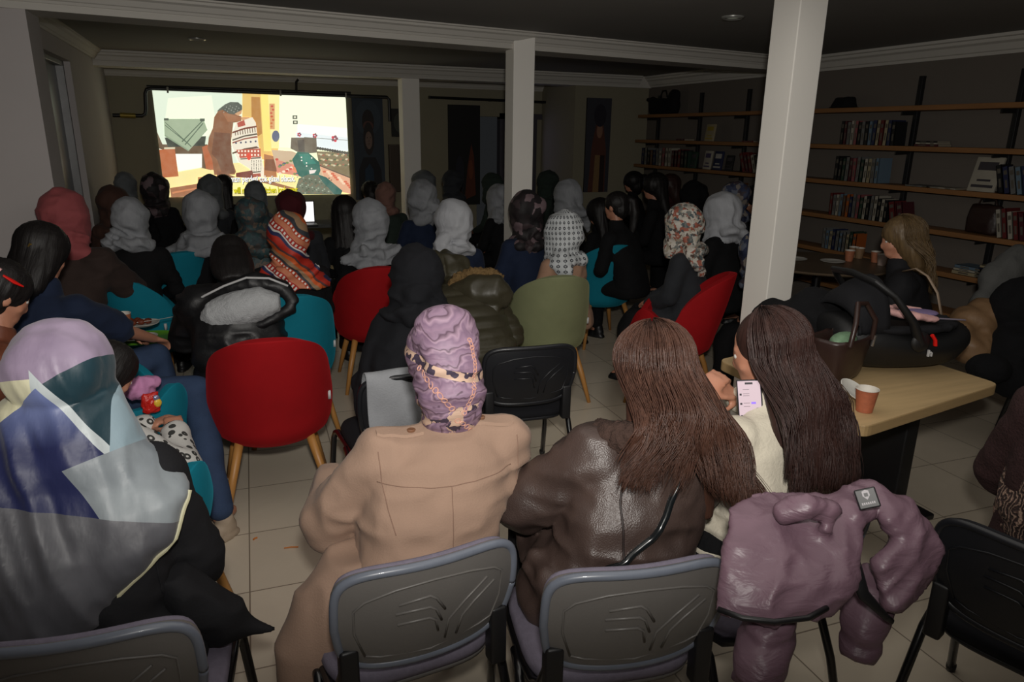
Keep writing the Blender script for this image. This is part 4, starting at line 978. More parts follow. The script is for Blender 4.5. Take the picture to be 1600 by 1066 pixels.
bd2 = t.math('MULTIPLY', t.math('LESS_THAN', t.math('ABSOLUTE', t.math('SUBTRACT', f, .61)), .03), t.math('LESS_THAN', wv, .5))
c2 = t.mix(bd, c1, rgb(220, 214, 206)); t.color(t.mix(bd2, c2, rgb(230, 224, 214))); t.b.inputs['Roughness'].default_value = .65; t.bump(t.noise(30, 3).outputs[0], .3, .006); ORG = t.m
blk = blkcloth; navy = solid('navy_cloth', (26, 36, 58)); dkgrey = solid('charcoal_cloth', (44, 46, 50)); brn = solid('dark_brown_cloth', (56, 44, 40)); beige = solid('beige_coat_cloth', (158, 124, 102))
olive = M('olive_nylon', rgb(58, 54, 40), .45, (50, .3, .004), (9, .2)); dkgreen = solid('dark_green_cloth', (44, 54, 48)); jeans = M('blue_denim', rgb(50, 66, 94), .85, (220, .4, .003), (12, .3)); maroonc = solid('maroon_cloth', (60, 26, 28)); pinkc = solid('dusty_pink_cloth', (150, 76, 78)); roseg = solid('dusty_rose_cloth', (120, 88, 78)); greyc = solid('mid_grey_cloth', (92, 92, 94)); browns = solid('brown_cloth', (66, 44, 36))
def S(kind, mat, seed=0): return ('headscarf', scarf(kind, mat, seed), mat)
def Hh(kind, col, seed=0): return ('hair', hairshell(kind, HAIR[col], seed), HAIR[col])
SK, TRS = ('s', blk), ('t', blk)
crowd(203, 310, 64, .235, 12, blk, SK, S('tail', WH[1], 1), 'woman in a sheer white scarf with a tail hanging left, black coat, at left')
crowd(312, 300, 64, .235, 12, blk, SK, S('drape', WH[1], 2), 'woman in a sheer white scarf and black coat directly left of the centre rows')
crowd(197, 270, 36, .235, 12, blk, SK, S('plain', GREY, 1), 'small far woman in a pale grey scarf near the left end of the screen', ztop=1.33)
crowd(243, 272, 50, .235, 12, blk, SK, S('round', DARKF, 2), 'woman in a dark patterned scarf below the lower left corner of the screen', top='coat', ztop=1.31)
crowd(178, 292, 56, .235, 20, browns, SK, S('round', browns, 3), 'woman in a brown scarf beside the left window, behind the pink hood', ztop=1.32)
crowd(329, 275, 46, .235, 12, dkgrey, SK, S('round', GREY, 4), 'woman in a plain grey scarf below the film woman in brown')
crowd(349, 273, 32, .215, 12, blk, TRS, Hh('long', 'black', 1), 'far woman with dark hair overlapping the bottom of the film picture', ztop=1.29)
crowd(398, 285, 40, .225, 12, blk, SK, S('plain', GREY, 5), 'woman in a smooth grey scarf in front of the yellow subtitle')
crowd(392, 312, 64, .24, 12, TEALF, SK, S('bent', TEALF, 6), 'woman in a teal speckled scarf and patterned top right of the white scarves')
crowd(452, 298, 58, .24, 12, dkgrey, SK, S('round', REDF, 7), 'woman in a dark red scarf with a grey top behind the orange striped scarf', top='coat')
crowd(447, 333, 78, .24, 4, blk, SK, S('drape', ORG, 8), 'woman in an orange, red and blue striped scarf and black top', top='coat', ztop=1.285)
crowd(575, 313, 74, .245, 4, blk, SK, S('drape', WH[1], 9), 'woman in a sheer white scarf spread over her shoulders, above the red velvet chair', ztop=1.275)
crowd(538, 306, 52, .22, 20, blk, TRS, Hh('long', 'black', 2), 'woman with long black hair just left of the white spread scarf', turn=-20, ztop=1.24)
crowd(655, 283, 54, .24, 12, navy, SK, S('wrap', WH[1], 10), 'woman in a white wrapped scarf and navy top beside the pale pillar', ztop=1.32)
crowd(657, 268, 42, .235, 12, dkgrey, SK, S('round', GREY, 11), 'far woman in a dim grey scarf right in front of the pale pillar', ztop=1.29)
crowd(705, 313, 78, .25, 12, navy, SK, S('tail', WH[0], 12), 'woman in the brightest white scarf and navy top in the middle of the room', dyaw=-10, turn=8)
crowd(600, 286, 36, .235, 12, dkgreen, SK, S('plain', roseg, 13), 'far woman in a dusty rose scarf below the portrait banner', ztop=1.27)
crowd(577, 283, 30, .2, 12, blk, TRS, Hh('bun', 'black', 3), 'far person with short black hair under the portrait banner', ztop=1.23)
crowd(775, 290, 42, .235, 12, blk, SK, S('bent', WH[1], 14), 'woman in a white scarf and black coat just left of the middle pillar', ztop=1.24)
crowd(765, 272, 34, .235, 12, dkgreen, SK, S('round', dkgreen, 15), 'far woman in a dark green scarf behind the white scarf by the middle pillar', ztop=1.27)
crowd(703, 268, 34, .235, 12, dkgreen, SK, S('round', dkgrey, 15), 'far woman in a dark scarf in front of the tall black painting', ztop=1.325)
crowd(852, 268, 34, .235, 12, dkgreen, SK, S('round', dkgreen, 16), 'far woman in a dark scarf just right of the middle pillar', ztop=1.29)
crowd(820, 301, 66, .24, 12, navy, SK, S('round', DARKF, 17), 'woman in a dark floral scarf and navy top at the foot of the middle pillar', top='coat', ztop=1.33)
crowd(884, 282, 52, .24, 12, blk, SK, S('tailr', WH[1], 18), 'woman in a white scarf behind the dotted scarf, right of the middle pillar', ztop=1.32)
dl_ = crowd(876, 331, 74, .245, 12, beige, SK, S('tail', DOT, 19), 'woman in a white scarf with black ring dots and a beige hooded coat', top='coat', dyaw=6, ztop=1.225)
crowd(1064, 321, 68, .25, 12, dkgrey, SK, S('tail', FLOR, 20), 'woman in a cream floral scarf with a grey vest and olive sleeve', dyaw=24, top='coat', ztop=1.285)
crowd(1126, 300, 68, .25, 12, blk, SK, S('tailr', WH[0], 21), 'woman in a white scarf with a tail falling right, left of the big pillar', top='coat', ztop=1.34)
crowd(1182, 368, 70, .25, 30, blk, SK, S('bent', NAVYF, 22), 'woman in a navy floral scarf and black coat right beside the big pillar', top='coat', dyaw=4, ztop=1.10)
crowd(988, 268, 32, .21, 12, blk, TRS, Hh('bun', 'black', 4), 'far person with black hair in a bun below the left end of the shelves', ztop=1.30)
crowd(1022, 270, 42, .21, 12, blk, TRS, Hh('long', 'black', 5), 'far woman with long black hair turned to the left below the shelves', turn=40, ztop=1.385)
crowd(1046, 272, 44, .215, 12, maroonc, TRS, Hh('loose', 'dark', 6), 'far woman with loose dark hair right of the one turned left', turn=30, ztop=1.31)
crowd(1080, 285, 50, .24, 12, blk, SK, S('round', blk, 23), 'woman in a plain black scarf behind the cream floral scarf', ztop=1.26)
crowd(1145, 284, 46, .24, 12, navy, SK, S('round', NAVYF, 24), 'woman in a dark blue floral scarf half hidden behind a white scarf', ztop=1.36)
crowd(962, 300, 40, .21, 20, blk, TRS, Hh('pony', 'black', 8), 'woman with black hair and black clothes left of the far shelf group', turn=30, ztop=1.3)
crowd(934, 322, 56, .22, 12, blk, SK, Hh('long', 'black', 9), 'woman with dark hair and black coat bending above the teal chair', top='coat', ztop=1.10)
crowd(800, 282, 30, .22, 12, blk, TRS, Hh('loose', 'dark', 10), 'far woman with dark hair hidden partly by the middle pillar', ztop=1.26)

_P = getpose(12)[1]; _m = MB(); _q = _P.neck
_m.tube([(-.13, _q.y+.02, _q.z-.03), (-.1, _q.y-.1, _q.z-.05), (0, _q.y-.16, _q.z-.09), (.1, _q.y-.13, _q.z-.05), (.15, _q.y-.03, _q.z-.02)], [.03, .05, .07, .055, .035], 14); _m.ell((.02, _q.y-.17, _q.z-.13), (.11, .045, .07))
_me = blend(_m, beige, .011, 4); push(_me, lambda X, N: (ridge(X*16)-.6)*.016); link('coat_hood', _me, dl_, beige)
_m = MB().tube([(-.09, _q.y-.16, _q.z-.1), (-.02, _q.y-.2, _q.z-.19), (.06, _q.y-.2, _q.z-.2), (.12, _q.y-.16, _q.z-.14)], .005, 6); link('drawstring', _m.mesh('d', brn), dl_)
# ------------------------------------------------------------------ helpers for the individually posed figures
from mathutils.bvhtree import BVHTree
def rmat(r):
    return Matrix.Translation(r.location) @ Matrix.Rotation(r.rotation_euler.z, 4, 'Z') @ Matrix.Diagonal((*r.scale, 1))
def dep(p): return -(CM.transposed() @ (Vector(p)-Vector((0, 0, CH)))).z
def linkw(name, me, root, mat=None):      # mesh written in world coordinates, re-expressed in its thing's frame
    me.transform(rmat(root).inverted()); return link(name, me, root, mat)
class Fig:
    """a posed person; world targets are converted to the person's own frame"""
    def __init__(s, xy, yaw, label, lean=10, wr=None, kn=None, ft=None, z=0, **k):
        s.R = Matrix.Rotation(math.radians(yaw), 4, 'Z'); s.T = Matrix.Translation((xy[0], xy[1], z)) @ s.R; inv = s.T.inverted()
        cv = lambda L: [inv @ Vector(p) for p in L] if L else None
        s.P = Pose(lean, wr=cv(wr), knees=cv(kn), feet=cv(ft), **k); s.r = thing('person', label, 'person', (xy[0], xy[1], z), yaw)
    def body(s, vox=.009, curl=35, pd=None):
        pdl = [s.R.inverted() @ Vector(v) for v in pd] if pd else None
        s.b = link('body', person_body(s.P, True, vox, curl, pdl), s.r); eyes(s.P, s.r); return s
    def part(s, n, me, mat=None, mw=None): return link(n, me, s.r, mat, mw)
    def shoes(s, mat=None, yaw=(0, 0)):
        for i in (0, 1): link('shoe', SHOE, s.r, mat or blackm, TR(s.P.an[i].x, s.P.an[i].y, max(0, s.P.an[i].z-.1), 0, 0, yaw[i]))
        return s
    def head(s, part, me, mat, turn=0, sc=1): return link(part, me, s.r, mat, s.P.HM @ rotm(0, 0, turn) @ Matrix.Diagonal((sc, sc, sc, 1)))
def seam(me, pts, d, mat, root, name='seam', r=.0022, off=.0005, n=40):
    """stitch line laid on the surface of me: pts = polyline in the thing's frame, projected along d"""
    bv = BVHTree.FromPolygons([v.co for v in me.vertices], [p.vertices for p in me.polygons]); d = Vector(d).normalized(); out = []
    pts = [Vector(p) for p in pts]; m = len(pts)-1
    for k in range(n+1):
        t = k/n*m; i = min(int(t), m-1); p = pts[i].lerp(pts[i+1], t-i); h = bv.ray_cast(p-d*1.0, d)
        if h[0] is not None: out.append(h[0]+h[1]*off)
    if len(out) > 2: return link(name, MB().tube(out, r, 6).mesh(name, mat), root)
def strands(P, n, zend, xspread, seed, amax=120, back=.15, wave=.012, r=.002, zvar=.05, clumps=70, zr=0, endx=0, curl=0):
    """long hair: locks of fine strands that leave the scalp, fall and rest on the back; zr = extra length on the right"""
    rd = random.Random(seed); mb = MB(); cx, cy, cz = .092, .106, .097
    CL = [(rd.uniform(-amax, amax), rd.uniform(2, 88), rd.uniform(0, 6.28), rd.uniform(.5, 1.5)*wave, rd.uniform(-zvar, zvar), rd.uniform(.0, .016), rd.uniform(15, 22)) for _ in range(clumps)]
    for i in range(n):
        ca, ce, ph, wv, zo, dr, fq = CL[i % clumps]
        al = math.radians(max(-amax, min(amax, ca+rd.gauss(0, 7)))); e0 = math.radians(min(88, max(2, ce+rd.gauss(0, 9)))); pts = []
        sr = max(0, math.sin(al)); ze = zend+zo+rd.uniform(-.02, .02)-zr*sr; d2 = dr+rd.uniform(0, .01); jx = rd.gauss(0, .009); jy = rd.uniform(0, .012)
        c = Vector((0, -.022, .032))
        for k in range(7):
            e_ = e0*(1-k/6); q = Vector((math.sin(al)*math.cos(e_)*(cx+d2), -math.cos(al)*math.cos(e_)*(cy+d2), math.sin(e_)*(cz+d2*.6)))
            pts.append(P.HM @ (c+q))
        p0 = pts[-1]; L = p0.z-ze; m = 15; xe = p0.x+(p0.x-P.head.x)*xspread+endx*(.4+sr)
        for k in range(1, m+1):
            t = k/m; z = p0.z-L*t; tt = max(0, min(1.05, (z-P.pel.z)/(P.neck.z-P.pel.z))); sp = P.spine(tt); yb = sp.y-back-d2*.9-jy
            w = sstep(0, .55, t); y = p0.y*(1-w)+min(yb, p0.y+.05)*w; x = p0.x*(1-t)+xe*t+jx*w
            tw = sstep(.15, .8, t); x += wv*tw*math.sin(z*fq+ph); y -= wv*.6*tw*math.cos(z*fq+ph)
            if curl and t > .75: x += curl*(t-.75)*(1 if sr <= 0 else -.4); y -= abs(curl)*.5*(t-.75)
            pts.append(Vector((x, y, z)))
        rr = [r*(.5+.5*min(1, j/3)) if j < len(pts)-5 else r*(len(pts)-j)/5.5 for j in range(len(pts))]
        mb.tube(pts, rr, 3, .6)
    return mb
# ------------------------------------------------------------------ A: silk scarf woman, black coat (bottom left)
t = NT('silk_colour_block'); sp_ = t.new('SeparateXYZ'); w_ = t.noise(4, 2); vv = t.new('VectorMath', operation='SCALE'); vv.inputs['Scale'].default_value = .0; t.L(w_.outputs['Color'], vv.inputs[0])
av = t.new('VectorMath', operation='ADD'); t.L(t.tc.outputs['Object'], av.inputs[0]); t.L(vv.outputs[0], av.inputs[1]); t.L(av.outputs[0], sp_.inputs[0])
X_, Y_, Z_ = sp_.outputs
A_H = (-.02, .156, 1.15)
U_ = t.math('SUBTRACT', X_, A_H[0]); V_ = t.math('ADD', t.math('MULTIPLY', t.math('SUBTRACT', Z_, A_H[2]), .94), t.math('MULTIPLY', t.math('SUBTRACT', Y_, A_H[1]), .34))
def hp(a, b, c): return t.math('GREATER_THAN', t.math('ADD', t.math('MULTIPLY', U_, a), t.math('MULTIPLY', V_, b)), c)
def AND(*v):
    r = v[0]
    for q in v[1:]: r = t.math('MULTIPLY', r, q)
    return r
n5 = t.noise(6, 3); vf = t.math('MULTIPLY', t.math('SUBTRACT', -.02, V_), 9); vf.node.use_clamp = True
purple = t.mix(n5.outputs[0], rgb(84, 72, 94), rgb(176, 158, 182)); cream = rgb(206, 202, 172); blue = t.mix(n5.outputs[0], rgb(70, 82, 130), rgb(130, 142, 184)); blue = t.mix(vf, blue, rgb(30, 36, 78)); char = t.mix(n5.outputs[0], rgb(30, 32, 38), rgb(110, 110, 116)); teal_ = rgb(18, 48, 58)
col = purple
col = t.mix(AND(hp(-1, 0, -.01), hp(0, -1, -.02)), col, cream)
col = t.mix(AND(hp(1, 0, .01), hp(.6, -1, .006)), col, teal_)
col = t.mix(AND(hp(-1.33, -1, -.040), hp(1, 0, .0)), col, rgb(176, 184, 186))
col = t.mix(AND(hp(-1.33, -1, -.0133), hp(.78, -1, .0078)), col, blue)
col = t.mix(hp(1, 0, .135), col, rgb(130, 150, 160))
col = t.mix(AND(hp(.35, -1, .20), hp(1, .6, -.06)), col, t.mix(n5.outputs[0], rgb(66, 74, 84), rgb(160, 168, 172)))
col = t.mix(hp(-.25, -1, .265), col, char)
col = t.mix(AND(hp(-1, 0, .15), hp(0, -1, .0), hp(0, 1, -.3)), col, t.mix(n5.outputs[0], rgb(120, 114, 86), rgb(180, 174, 140)))
t.color(col); t.b.inputs['Roughness'].default_value = .5; t.b.inputs['Sheen Weight'].default_value = .1; t.bump(t.noise(9, 4, t.mapv((1.6, 1, .7))).outputs[0], .35, .012); SILK = t.m
A = Fig((-.40, 1.72), -6, 'woman at bottom left in a silk scarf of purple, cream and blue blocks', lean=14, sho=.165, headpitch=14, tl=.45, eh=(.7, -.4, -1))
P = A.P; A.body(.010); cme = topmesh(P, blkcloth, k=1.12, skirt=1.2, arm=(.084, .074, .058), seed=11, vox=.011, fold=.017); coatm = M('black_wool_coat', rgb(24, 24, 27), .8, (120, .3, .003), (8, .3))
A.part('coat', cme, coatm); A.part('skirt', legmesh(P, blk, 1.0, True)); A.shoes()
seam(cme, [(.13, 0, 1.06), (.17, 0, .92), (.19, 0, .7)], (0, 1, 0), coatm, A.r); seam(cme, [(0, 0, 1.0), (0, 0, .6)], (0, 1, 0), coatm, A.r)
fl = MB().loft([((.19, -.0, .72), .05, .06), ((.25, -.0, .62), .08, .07), ((.30, -.0, .54), .09, .05), ((.33, .0, .50), .10, .025)], 24)
fl = blend(fl, coatm, .009, 4); push(fl, lambda X, N: (ridge(X*11)-.6)*.02); A.part('coat_flap', fl)
mb = MB(); mb.xf = P.HM.copy(); E_ = mb.ell; E_((0, -.03, .03), (.115, .125, .118)); E_((0, -.1, .02), (.1, .075, .095)); E_((0, -.03, -.05), (.105, .1, .1)); mb.xf = Matrix.Identity(4)
h = P.head; nk = P.neck
SEC = [((h.x, h.y-.06, h.z-.02), .12, .095), ((0, nk.y-.06, nk.z+.05), .15, .11), ((.0, nk.y-.06, nk.z-.01), .20, .12), ((.01, nk.y-.09, nk.z-.07), .245, .13), ((-.01, nk.y-.155, nk.z-.15), .232, .095), ((-.05, nk.y-.205, nk.z-.24), .17, .06),
         ((-.085, nk.y-.23, nk.z-.33), .125, .045), ((-.115, nk.y-.25, nk.z-.42), .07, .03), ((-.13, nk.y-.255, nk.z-.48), .02, .014)]
mb.loft(SEC, 30, e=2.2)
mb.tube([(.08, h.y-.02, h.z-.02), (.12, nk.y+.0, nk.z+.04), (.17, nk.y-.02, nk.z-.04)], [.05, .045, .02], 14, .7)
sm = blend(mb, SILK, .008, 6, .5)
def fA(X, N):
    q = np.stack([X[:, 0]*13+X[:, 2]*4, X[:, 2]*3.5-X[:, 0]*3, X[:, 1]*5], 1); low = 1/(1+np.exp((X[:, 2]-1.12)*30))
    return (ridge(q)-.6)*.010*(1+1.9*low)+(ridge(q*2.3+3)-.6)*.005*(1+low)
push(sm, fA); A.part('headscarf', sm)
hemm = M('cream_hem', rgb(186, 182, 150), .5); 
bv = BVHTree.FromPolygons([v.co for v in sm.vertices], [p.vertices for p in sm.polygons])
hp_ = [Vector((s[0][0]+s[1]*.99, s[0][1]-.01, s[0][2])) for s in SEC[3:]]; hq = [Vector((s[0][0]-s[1]*.99, s[0][1]-.01, s[0][2])) for s in SEC[5:]][::-1]
def snap(p):
    h_ = bv.find_nearest(p); return h_[0]+h_[1]*.002
for L_ in (hp_, hq): obj('scarf_hem', MB().tube([snap(L_[min(int(k/6), len(L_)-2)].lerp(L_[min(int(k/6), len(L_)-2)+1], k/6-min(int(k/6), len(L_)-2))) for k in range((len(L_)-1)*6+1)], .006, 8), hemm, A.r)
# ------------------------------------------------------------------ B: beige coat
t = NT('mauve_chain_scarf'); mv = t.mapv((1, 1, 1), (0, .25, 0)); sp_ = t.new('SeparateXYZ'); n1 = t.noise(6, 3, mv, .6, .8); t.L(mv, sp_.inputs[0])
f = t.math('FRACT', t.math('ADD', t.math('MULTIPLY', sp_.outputs[2], 24), t.math('MULTIPLY', n1.outputs[0], 5)))
c1 = t.ramp(f, [(0, rgb(140, 114, 134)), (.35, rgb(116, 92, 114)), (.55, rgb(152, 126, 144)), (.78, rgb(84, 62, 78)), (.86, rgb(134, 110, 130))])
n2 = t.noise(9, 3, None, .5, 2.5); m2 = t.math('GREATER_THAN', n2.outputs[0], .50); zb = t.math('LESS_THAN', t.math('ABSOLUTE', t.math('SUBTRACT', t.new('SeparateXYZ').outputs[2], 0)), .03)
z0 = t.new('SeparateXYZ'); t.L(t.tc.outputs['Object'], z0.inputs[0])
low = t.math('LESS_THAN', z0.outputs[2], 1.05); bm2 = t.math('MAXIMUM', t.math('MULTIPLY', m2, low), t.math('MULTIPLY', t.math('LESS_THAN', t.math('ABSOLUTE', t.math('SUBTRACT', t.math('ADD', z0.outputs[2], t.math('MULTIPLY', z0.outputs[0], .25)), 1.165)), .013), 1))
c2 = t.mix(bm2, c1, t.mix(t.math('GREATER_THAN', t.noise(38, 1).outputs[0], .58), rgb(190, 160, 140), rgb(60, 50, 66)))
t.color(c2); t.b.inputs['Roughness'].default_value = .6; t.bump(t.noise(8, 3, t.mapv((.6, .6, 5), (0, .25, 0)), .5, .5).outputs[0], .45, .01); MAUV = t.m
coatB = M('beige_wool', rgb(150, 124, 107), .85, (200, .35, .003), (7, .12), sheen=.05); stitch = M('beige_stitch', rgb(128, 102, 88), .9)
B = Fig((.40, 1.70), -4, 'woman in a beige wool coat and mauve chain-print headscarf, seen from behind', lean=15, sho=.172, headpitch=34, side=.13, tl=.40, eh=(.8, -.5, -.9), wr=[(.24, 2.10, .68), (.54, 2.08, .66)])
P = B.P; B.body(.010); bme = topmesh(P, coatB, k=1.1, skirt=1.12, arm=(.08, .076, .06), seed=21, vox=.0095, fold=.024, neckr=.075); B.part('coat', bme); B.part('trousers', legmesh(P, blk)); B.shoes()
fl = MB().loft([((-.16, .0, .66), .07, .08), ((-.22, -.02, .56), .1, .09), ((-.27, -.05, .45), .12, .09), ((-.26, -.1, .34), .11, .07), ((-.2, -.14, .2), .06, .05), ((-.18, -.16, .05), .025, .03)], 26)
fl = blend(fl, coatB, .009, 5); push(fl, lambda X, N: (ridge(X*np.array([14, 10, 4]))-.62)*.022); B.part('coat_skirt', fl)
yk = P.spine(.80); cx_ = P.spine(.72).x
seam(bme, [(cx_-.185, 0, yk.z), (cx_, 0, yk.z-.004), (cx_+.185, 0, yk.z)], (0, 1, 0), stitch, B.r, r=.0014, off=0)
seam(bme, [(cx_, 0, yk.z-.006), (cx_-.01, 0, .72), (cx_-.02, 0, .6)], (0, 1, 0), stitch, B.r, r=.0014, off=0)
for sx in (-1, 1):
    s0 = P.shs[0 if sx < 0 else 1]
    seam(bme, [(s0.x+sx*.022, 0, s0.z+.05), (s0.x+sx*.02, 0, s0.z-.02), (s0.x+sx*.012, 0, s0.z-.08), (s0.x+sx*.0, 0, s0.z-.13)], (0, 1, 0), stitch, B.r, r=.0014, off=0)
    ep = MB(); bvb = BVHTree.FromPolygons([v.co for v in bme.vertices], [p.vertices for p in bme.polygons]); rs = []
    for k in range(9):
        tt = k/8; x = s0.x-sx*(.105-.125*tt); hw = .021*(1 if k < 8 else .6); ring = []
        for dy, off in ((-hw, .001), (-hw*.8, .007), (hw*.8, .007), (hw, .001)):
            hh = bvb.ray_cast(Vector((x, s0.y-.02+dy, 1.6)), Vector((0, 0, -1))); ring.append(tuple(hh[0]+Vector((0, 0, off))) if hh[0] else (x, s0.y+dy, s0.z+.09))
        rs.append(ring)
    eo = obj('epaulet', ep.rings(rs), coatB, B.r)
    q = rs[2]; c = (Vector(q[1])+Vector(q[2]))/2; obj('button', MB().lathe([(0, -.002), (.011, -.002), (.012, .003), (.009, .005), (0, .004)], c), M('horn_button', rgb(120, 84, 62), .3), eo)
mb = MB(); mb.xf = P.HM.copy(); E_ = mb.ell
E_((0, -.02, .03), (.108, .118, .112)); E_((0, -.10, .05), (.095, .08, .09)); E_((0, -.13, -.0), (.085, .055, .07)); E_((0, -.05, -.06), (.1, .1, .08)); E_((.0, -.12, -.055), (.08, .05, .045)); E_((0, .0, -.08), (.09, .09, .07)); E_((0, .01, .12), (.05, .05, .035)); E_((0, -.06, -.12), (.095, .09, .06)); E_((0, -.02, -.16), (.085, .08, .05))
sm = blend(mb, MAUV, .0075, 6, .5)
def fB(X, N):
    X = X-np.array(tuple(P.head)); n_ = nz(X*np.array([7, 7, 5])+3); lo_ = 1/(1+np.exp((X[:, 2]+.04)*40))
    s1_ = np.sin(X[:, 2]*105+X[:, 0]**2*260+n_*5)+.5*np.sin(X[:, 2]*190-X[:, 0]*30+n_*7); return s1_*.0019+lo_*(ridge(X*np.array([16, 16, 22]))-.6)*.011
push(sm, fB); B.part('headscarf', sm)
# printed chain on the scarf
bv = BVHTree.FromPolygons([v.co for v in sm.vertices], [p.vertices for p in sm.polygons]); chm = M('rose_gold_print', rgb(196, 146, 128), .5); ch = MB()
def chain(p0, p1, p2, n, R):
    prev = None; cen = P.head+Vector((0, -.02, 0))
    for k in range(n):
        q = bez(Vector(p0), Vector(p1), Vector(p2), k/(n-1)); hh = bv.ray_cast(q+Vector((0, -.5, .12)), Vector((0, 1, -.24)).normalized())
        if hh[0] is None: continue
        tgt = bez(Vector(p0), Vector(p1), Vector(p2), min(1, (k+.6)/(n-1)))-q; nrm = hh[1]; u = (tgt-nrm*tgt.dot(nrm)).normalized(); v = nrm.cross(u)
        M4 = Matrix((( u.x*(1.25 if k % 2 else .9), v.x*(.7 if k % 2 else .9), nrm.x, hh[0].x), (u.y*(1.25 if k % 2 else .9), v.y*(.7 if k % 2 else .9), nrm.y, hh[0].y), (u.z*(1.25 if k % 2 else .9), v.z*(.7 if k % 2 else .9), nrm.z, hh[0].z), (0, 0, 0, 1)))
        ch.torus(R, R*.22, M4, 14, 6)
hx, hz = P.head.x, P.head.z
chain((hx-.085, 0, hz+.05), (hx-.06, 0, hz-.02), (hx-.005, 0, hz-.075), 10, .0085)
chain((hx+.045, 0, hz+.12), (hx+.075, 0, hz+.02), (hx+.01, 0, hz-.09), 20, .0068); chain((hx+.0, 0, hz-.10), (hx+.03, 0, hz-.12), (hx+.055, 0, hz-.15), 5, .008)
chp = obj('chain_print', ch, chm, B.r); chp['kind'] = 'stuff'
# ------------------------------------------------------------------ C: brown leather jacket, long brown hair
t = NT('brown_leather'); n = t.noise(7, 4); t.color(t.mix(n.outputs[0], rgb(44, 34, 32), rgb(84, 68, 62))); t.b.inputs['Roughness'].default_value = .42; t.b.inputs['Specular IOR Level'].default_value = .5
vz = t.new('TexVoronoi'); vz.inputs['Scale'].default_value = 260; t.L(t.tc.outputs['Object'], vz.inputs['Vector']); ad = t.math('ADD', t.math('MULTIPLY', vz.outputs[0], .25), t.noise(16, 4).outputs[0]); t.bump(ad, .4, .006); LEA = t.m
Cc = Fig((.92, 1.52), -8, 'woman with long light brown hair in a dark brown leather jacket with fur collar', lean=13, sho=.165, headpitch=12, side=.15, tl=.39, eh=(.9, -.5, -.8), wr=[(.74, 1.96, .66), (1.16, 1.86, .66)])
P = Cc.P; Cc.body(.010); cj = topmesh(P, LEA, k=1.12, skirt=1.12, arm=(.092, .09, .066), seed=33, vox=.0095, fold=.026); Cc.part('jacket', cj); Cc.part('trousers', legmesh(P, blk)); 
for i in (0, 1): link('shoe', SHOE, Cc.r, M('cream_shoe', rgb(170, 160, 140), .6), TR(*( [(P.an[0].x, P.an[0].y-.1, 0), tuple(Cc.T.inverted() @ Vector((.90, 1.74, 0)))][i]), 0, 0, (0, -25)[i]))
fur = MB(); q = P.spine(.98); fur.xf = Matrix.Translation(P.spine(.93)+Vector((0, -.01, .04))) @ rotm(-18, 0, 0)
for k in range(20):
    a = PI*(k/19)*1.3+PI*.85; b_ = .122
    fur.ell((math.cos(a)*b_*1.25, math.sin(a)*b_*.9, .0), (.04, .04, .045), n=10, m=8)
fm = blend(fur, M('brown_shearling', rgb(66, 50, 44), .95, (150, .9, .008), (60, .35)), .008, 3); push(fm, lambda X, N: (nz(X*90)-.5)*.014); Cc.part('fur_collar', fm)
lst = M('leather_seam', rgb(40, 30, 28), .5)
for sx in (-1, 1):
    s0 = P.shs[0 if sx < 0 else 1]; seam(cj, [(s0.x-sx*.05, 0, s0.z+.03), (s0.x-sx*.02, 0, s0.z-.06), (s0.x-sx*.015, 0, s0.z-.2), (s0.x-sx*.03, 0, s0.z-.3)], (0, 1, 0), lst, Cc.r, r=.0035, off=.0005)
strapm = M('black_leather_strap', rgb(22, 26, 28), .22, coat=.5)
st = seam(cj, [(.22, 0, .98), (.15, 0, .86), (.06, 0, .74), (-.06, 0, .66)], (0, 1, 0), strapm, Cc.r, 'bag_strap', .011, .002)
hs = strands(P, 2600, .93, .25, 5, amax=128, back=.185, wave=.022, r=.0021, zvar=.04, zr=.13, endx=.03, curl=-.16)
shl = MB(); shl.xf = P.HM.copy(); shl.ell((0, -.022, .034), (.094, .106, .1)); shl.ell((0, -.045, -.03), (.095, .09, .1)); shl.xf = Matrix.Identity(4)
shl.loft([((P.head.x, P.head.y-.06, P.head.z-.03), .1, .07), ((P.neck.x, P.neck.y-.09, P.neck.z), .12, .05), ((P.neck.x+.02, P.neck.y-.135, P.neck.z-.1), .12, .035), ((P.neck.x+.03, P.neck.y-.16, P.neck.z-.2), .09, .02)], 20)
hb = blend(shl, HAIR['brown'], .01, 4); Cc.part('hair', hb); hso = Cc.part('hair_strands', hs.mesh('strands', HAIR['brown'])); hso['kind'] = 'stuff'
# ------------------------------------------------------------------ D: long dark hair, white sweater, phone
swt = M('cream_sweater', rgb(206, 198, 180), .9, (90, .5, .005), (9, .1))
D = Fig((1.40, 1.53), 10, 'girl with very long dark hair and a cream sweater looking at a phone', lean=6, sho=.15, headpitch=16, headturn=22, side=.09, tl=.39, wr=[(1.40, 1.80, .93), (1.56, 1.80, .90)])
P = D.P; D.body(.0075, 48, [(.5, .35, -.2), (-.5, .35, -.2)]); dm_ = topmesh(P, swt, k=.98, arm=(.068, .062, .046), seed=41, vox=.010, fold=.014); D.part('sweater', dm_)
D.part('trousers', legmesh(P, blk)); D.shoes()
hs = strands(P, 2600, .80, .28, 9, amax=100, back=.15, wave=.012, r=.0021, zvar=.05, endx=.02)
shl = MB(); shl.xf = P.HM.copy(); shl.ell((0, -.026, .036), (.09, .1, .097)); shl.ell((0, -.055, -.02), (.082, .07, .09)); shl.xf = Matrix.Identity(4)
shl.loft([((P.head.x, P.head.y-.07, P.head.z-.03), .085, .05), ((P.neck.x, P.neck.y-.1, P.neck.z), .09, .04), ((P.neck.x+.02, P.neck.y-.12, P.neck.z-.12), .1, .03), ((P.neck.x+.03, P.neck.y-.13, P.neck.z-.22), .09, .02)], 20)
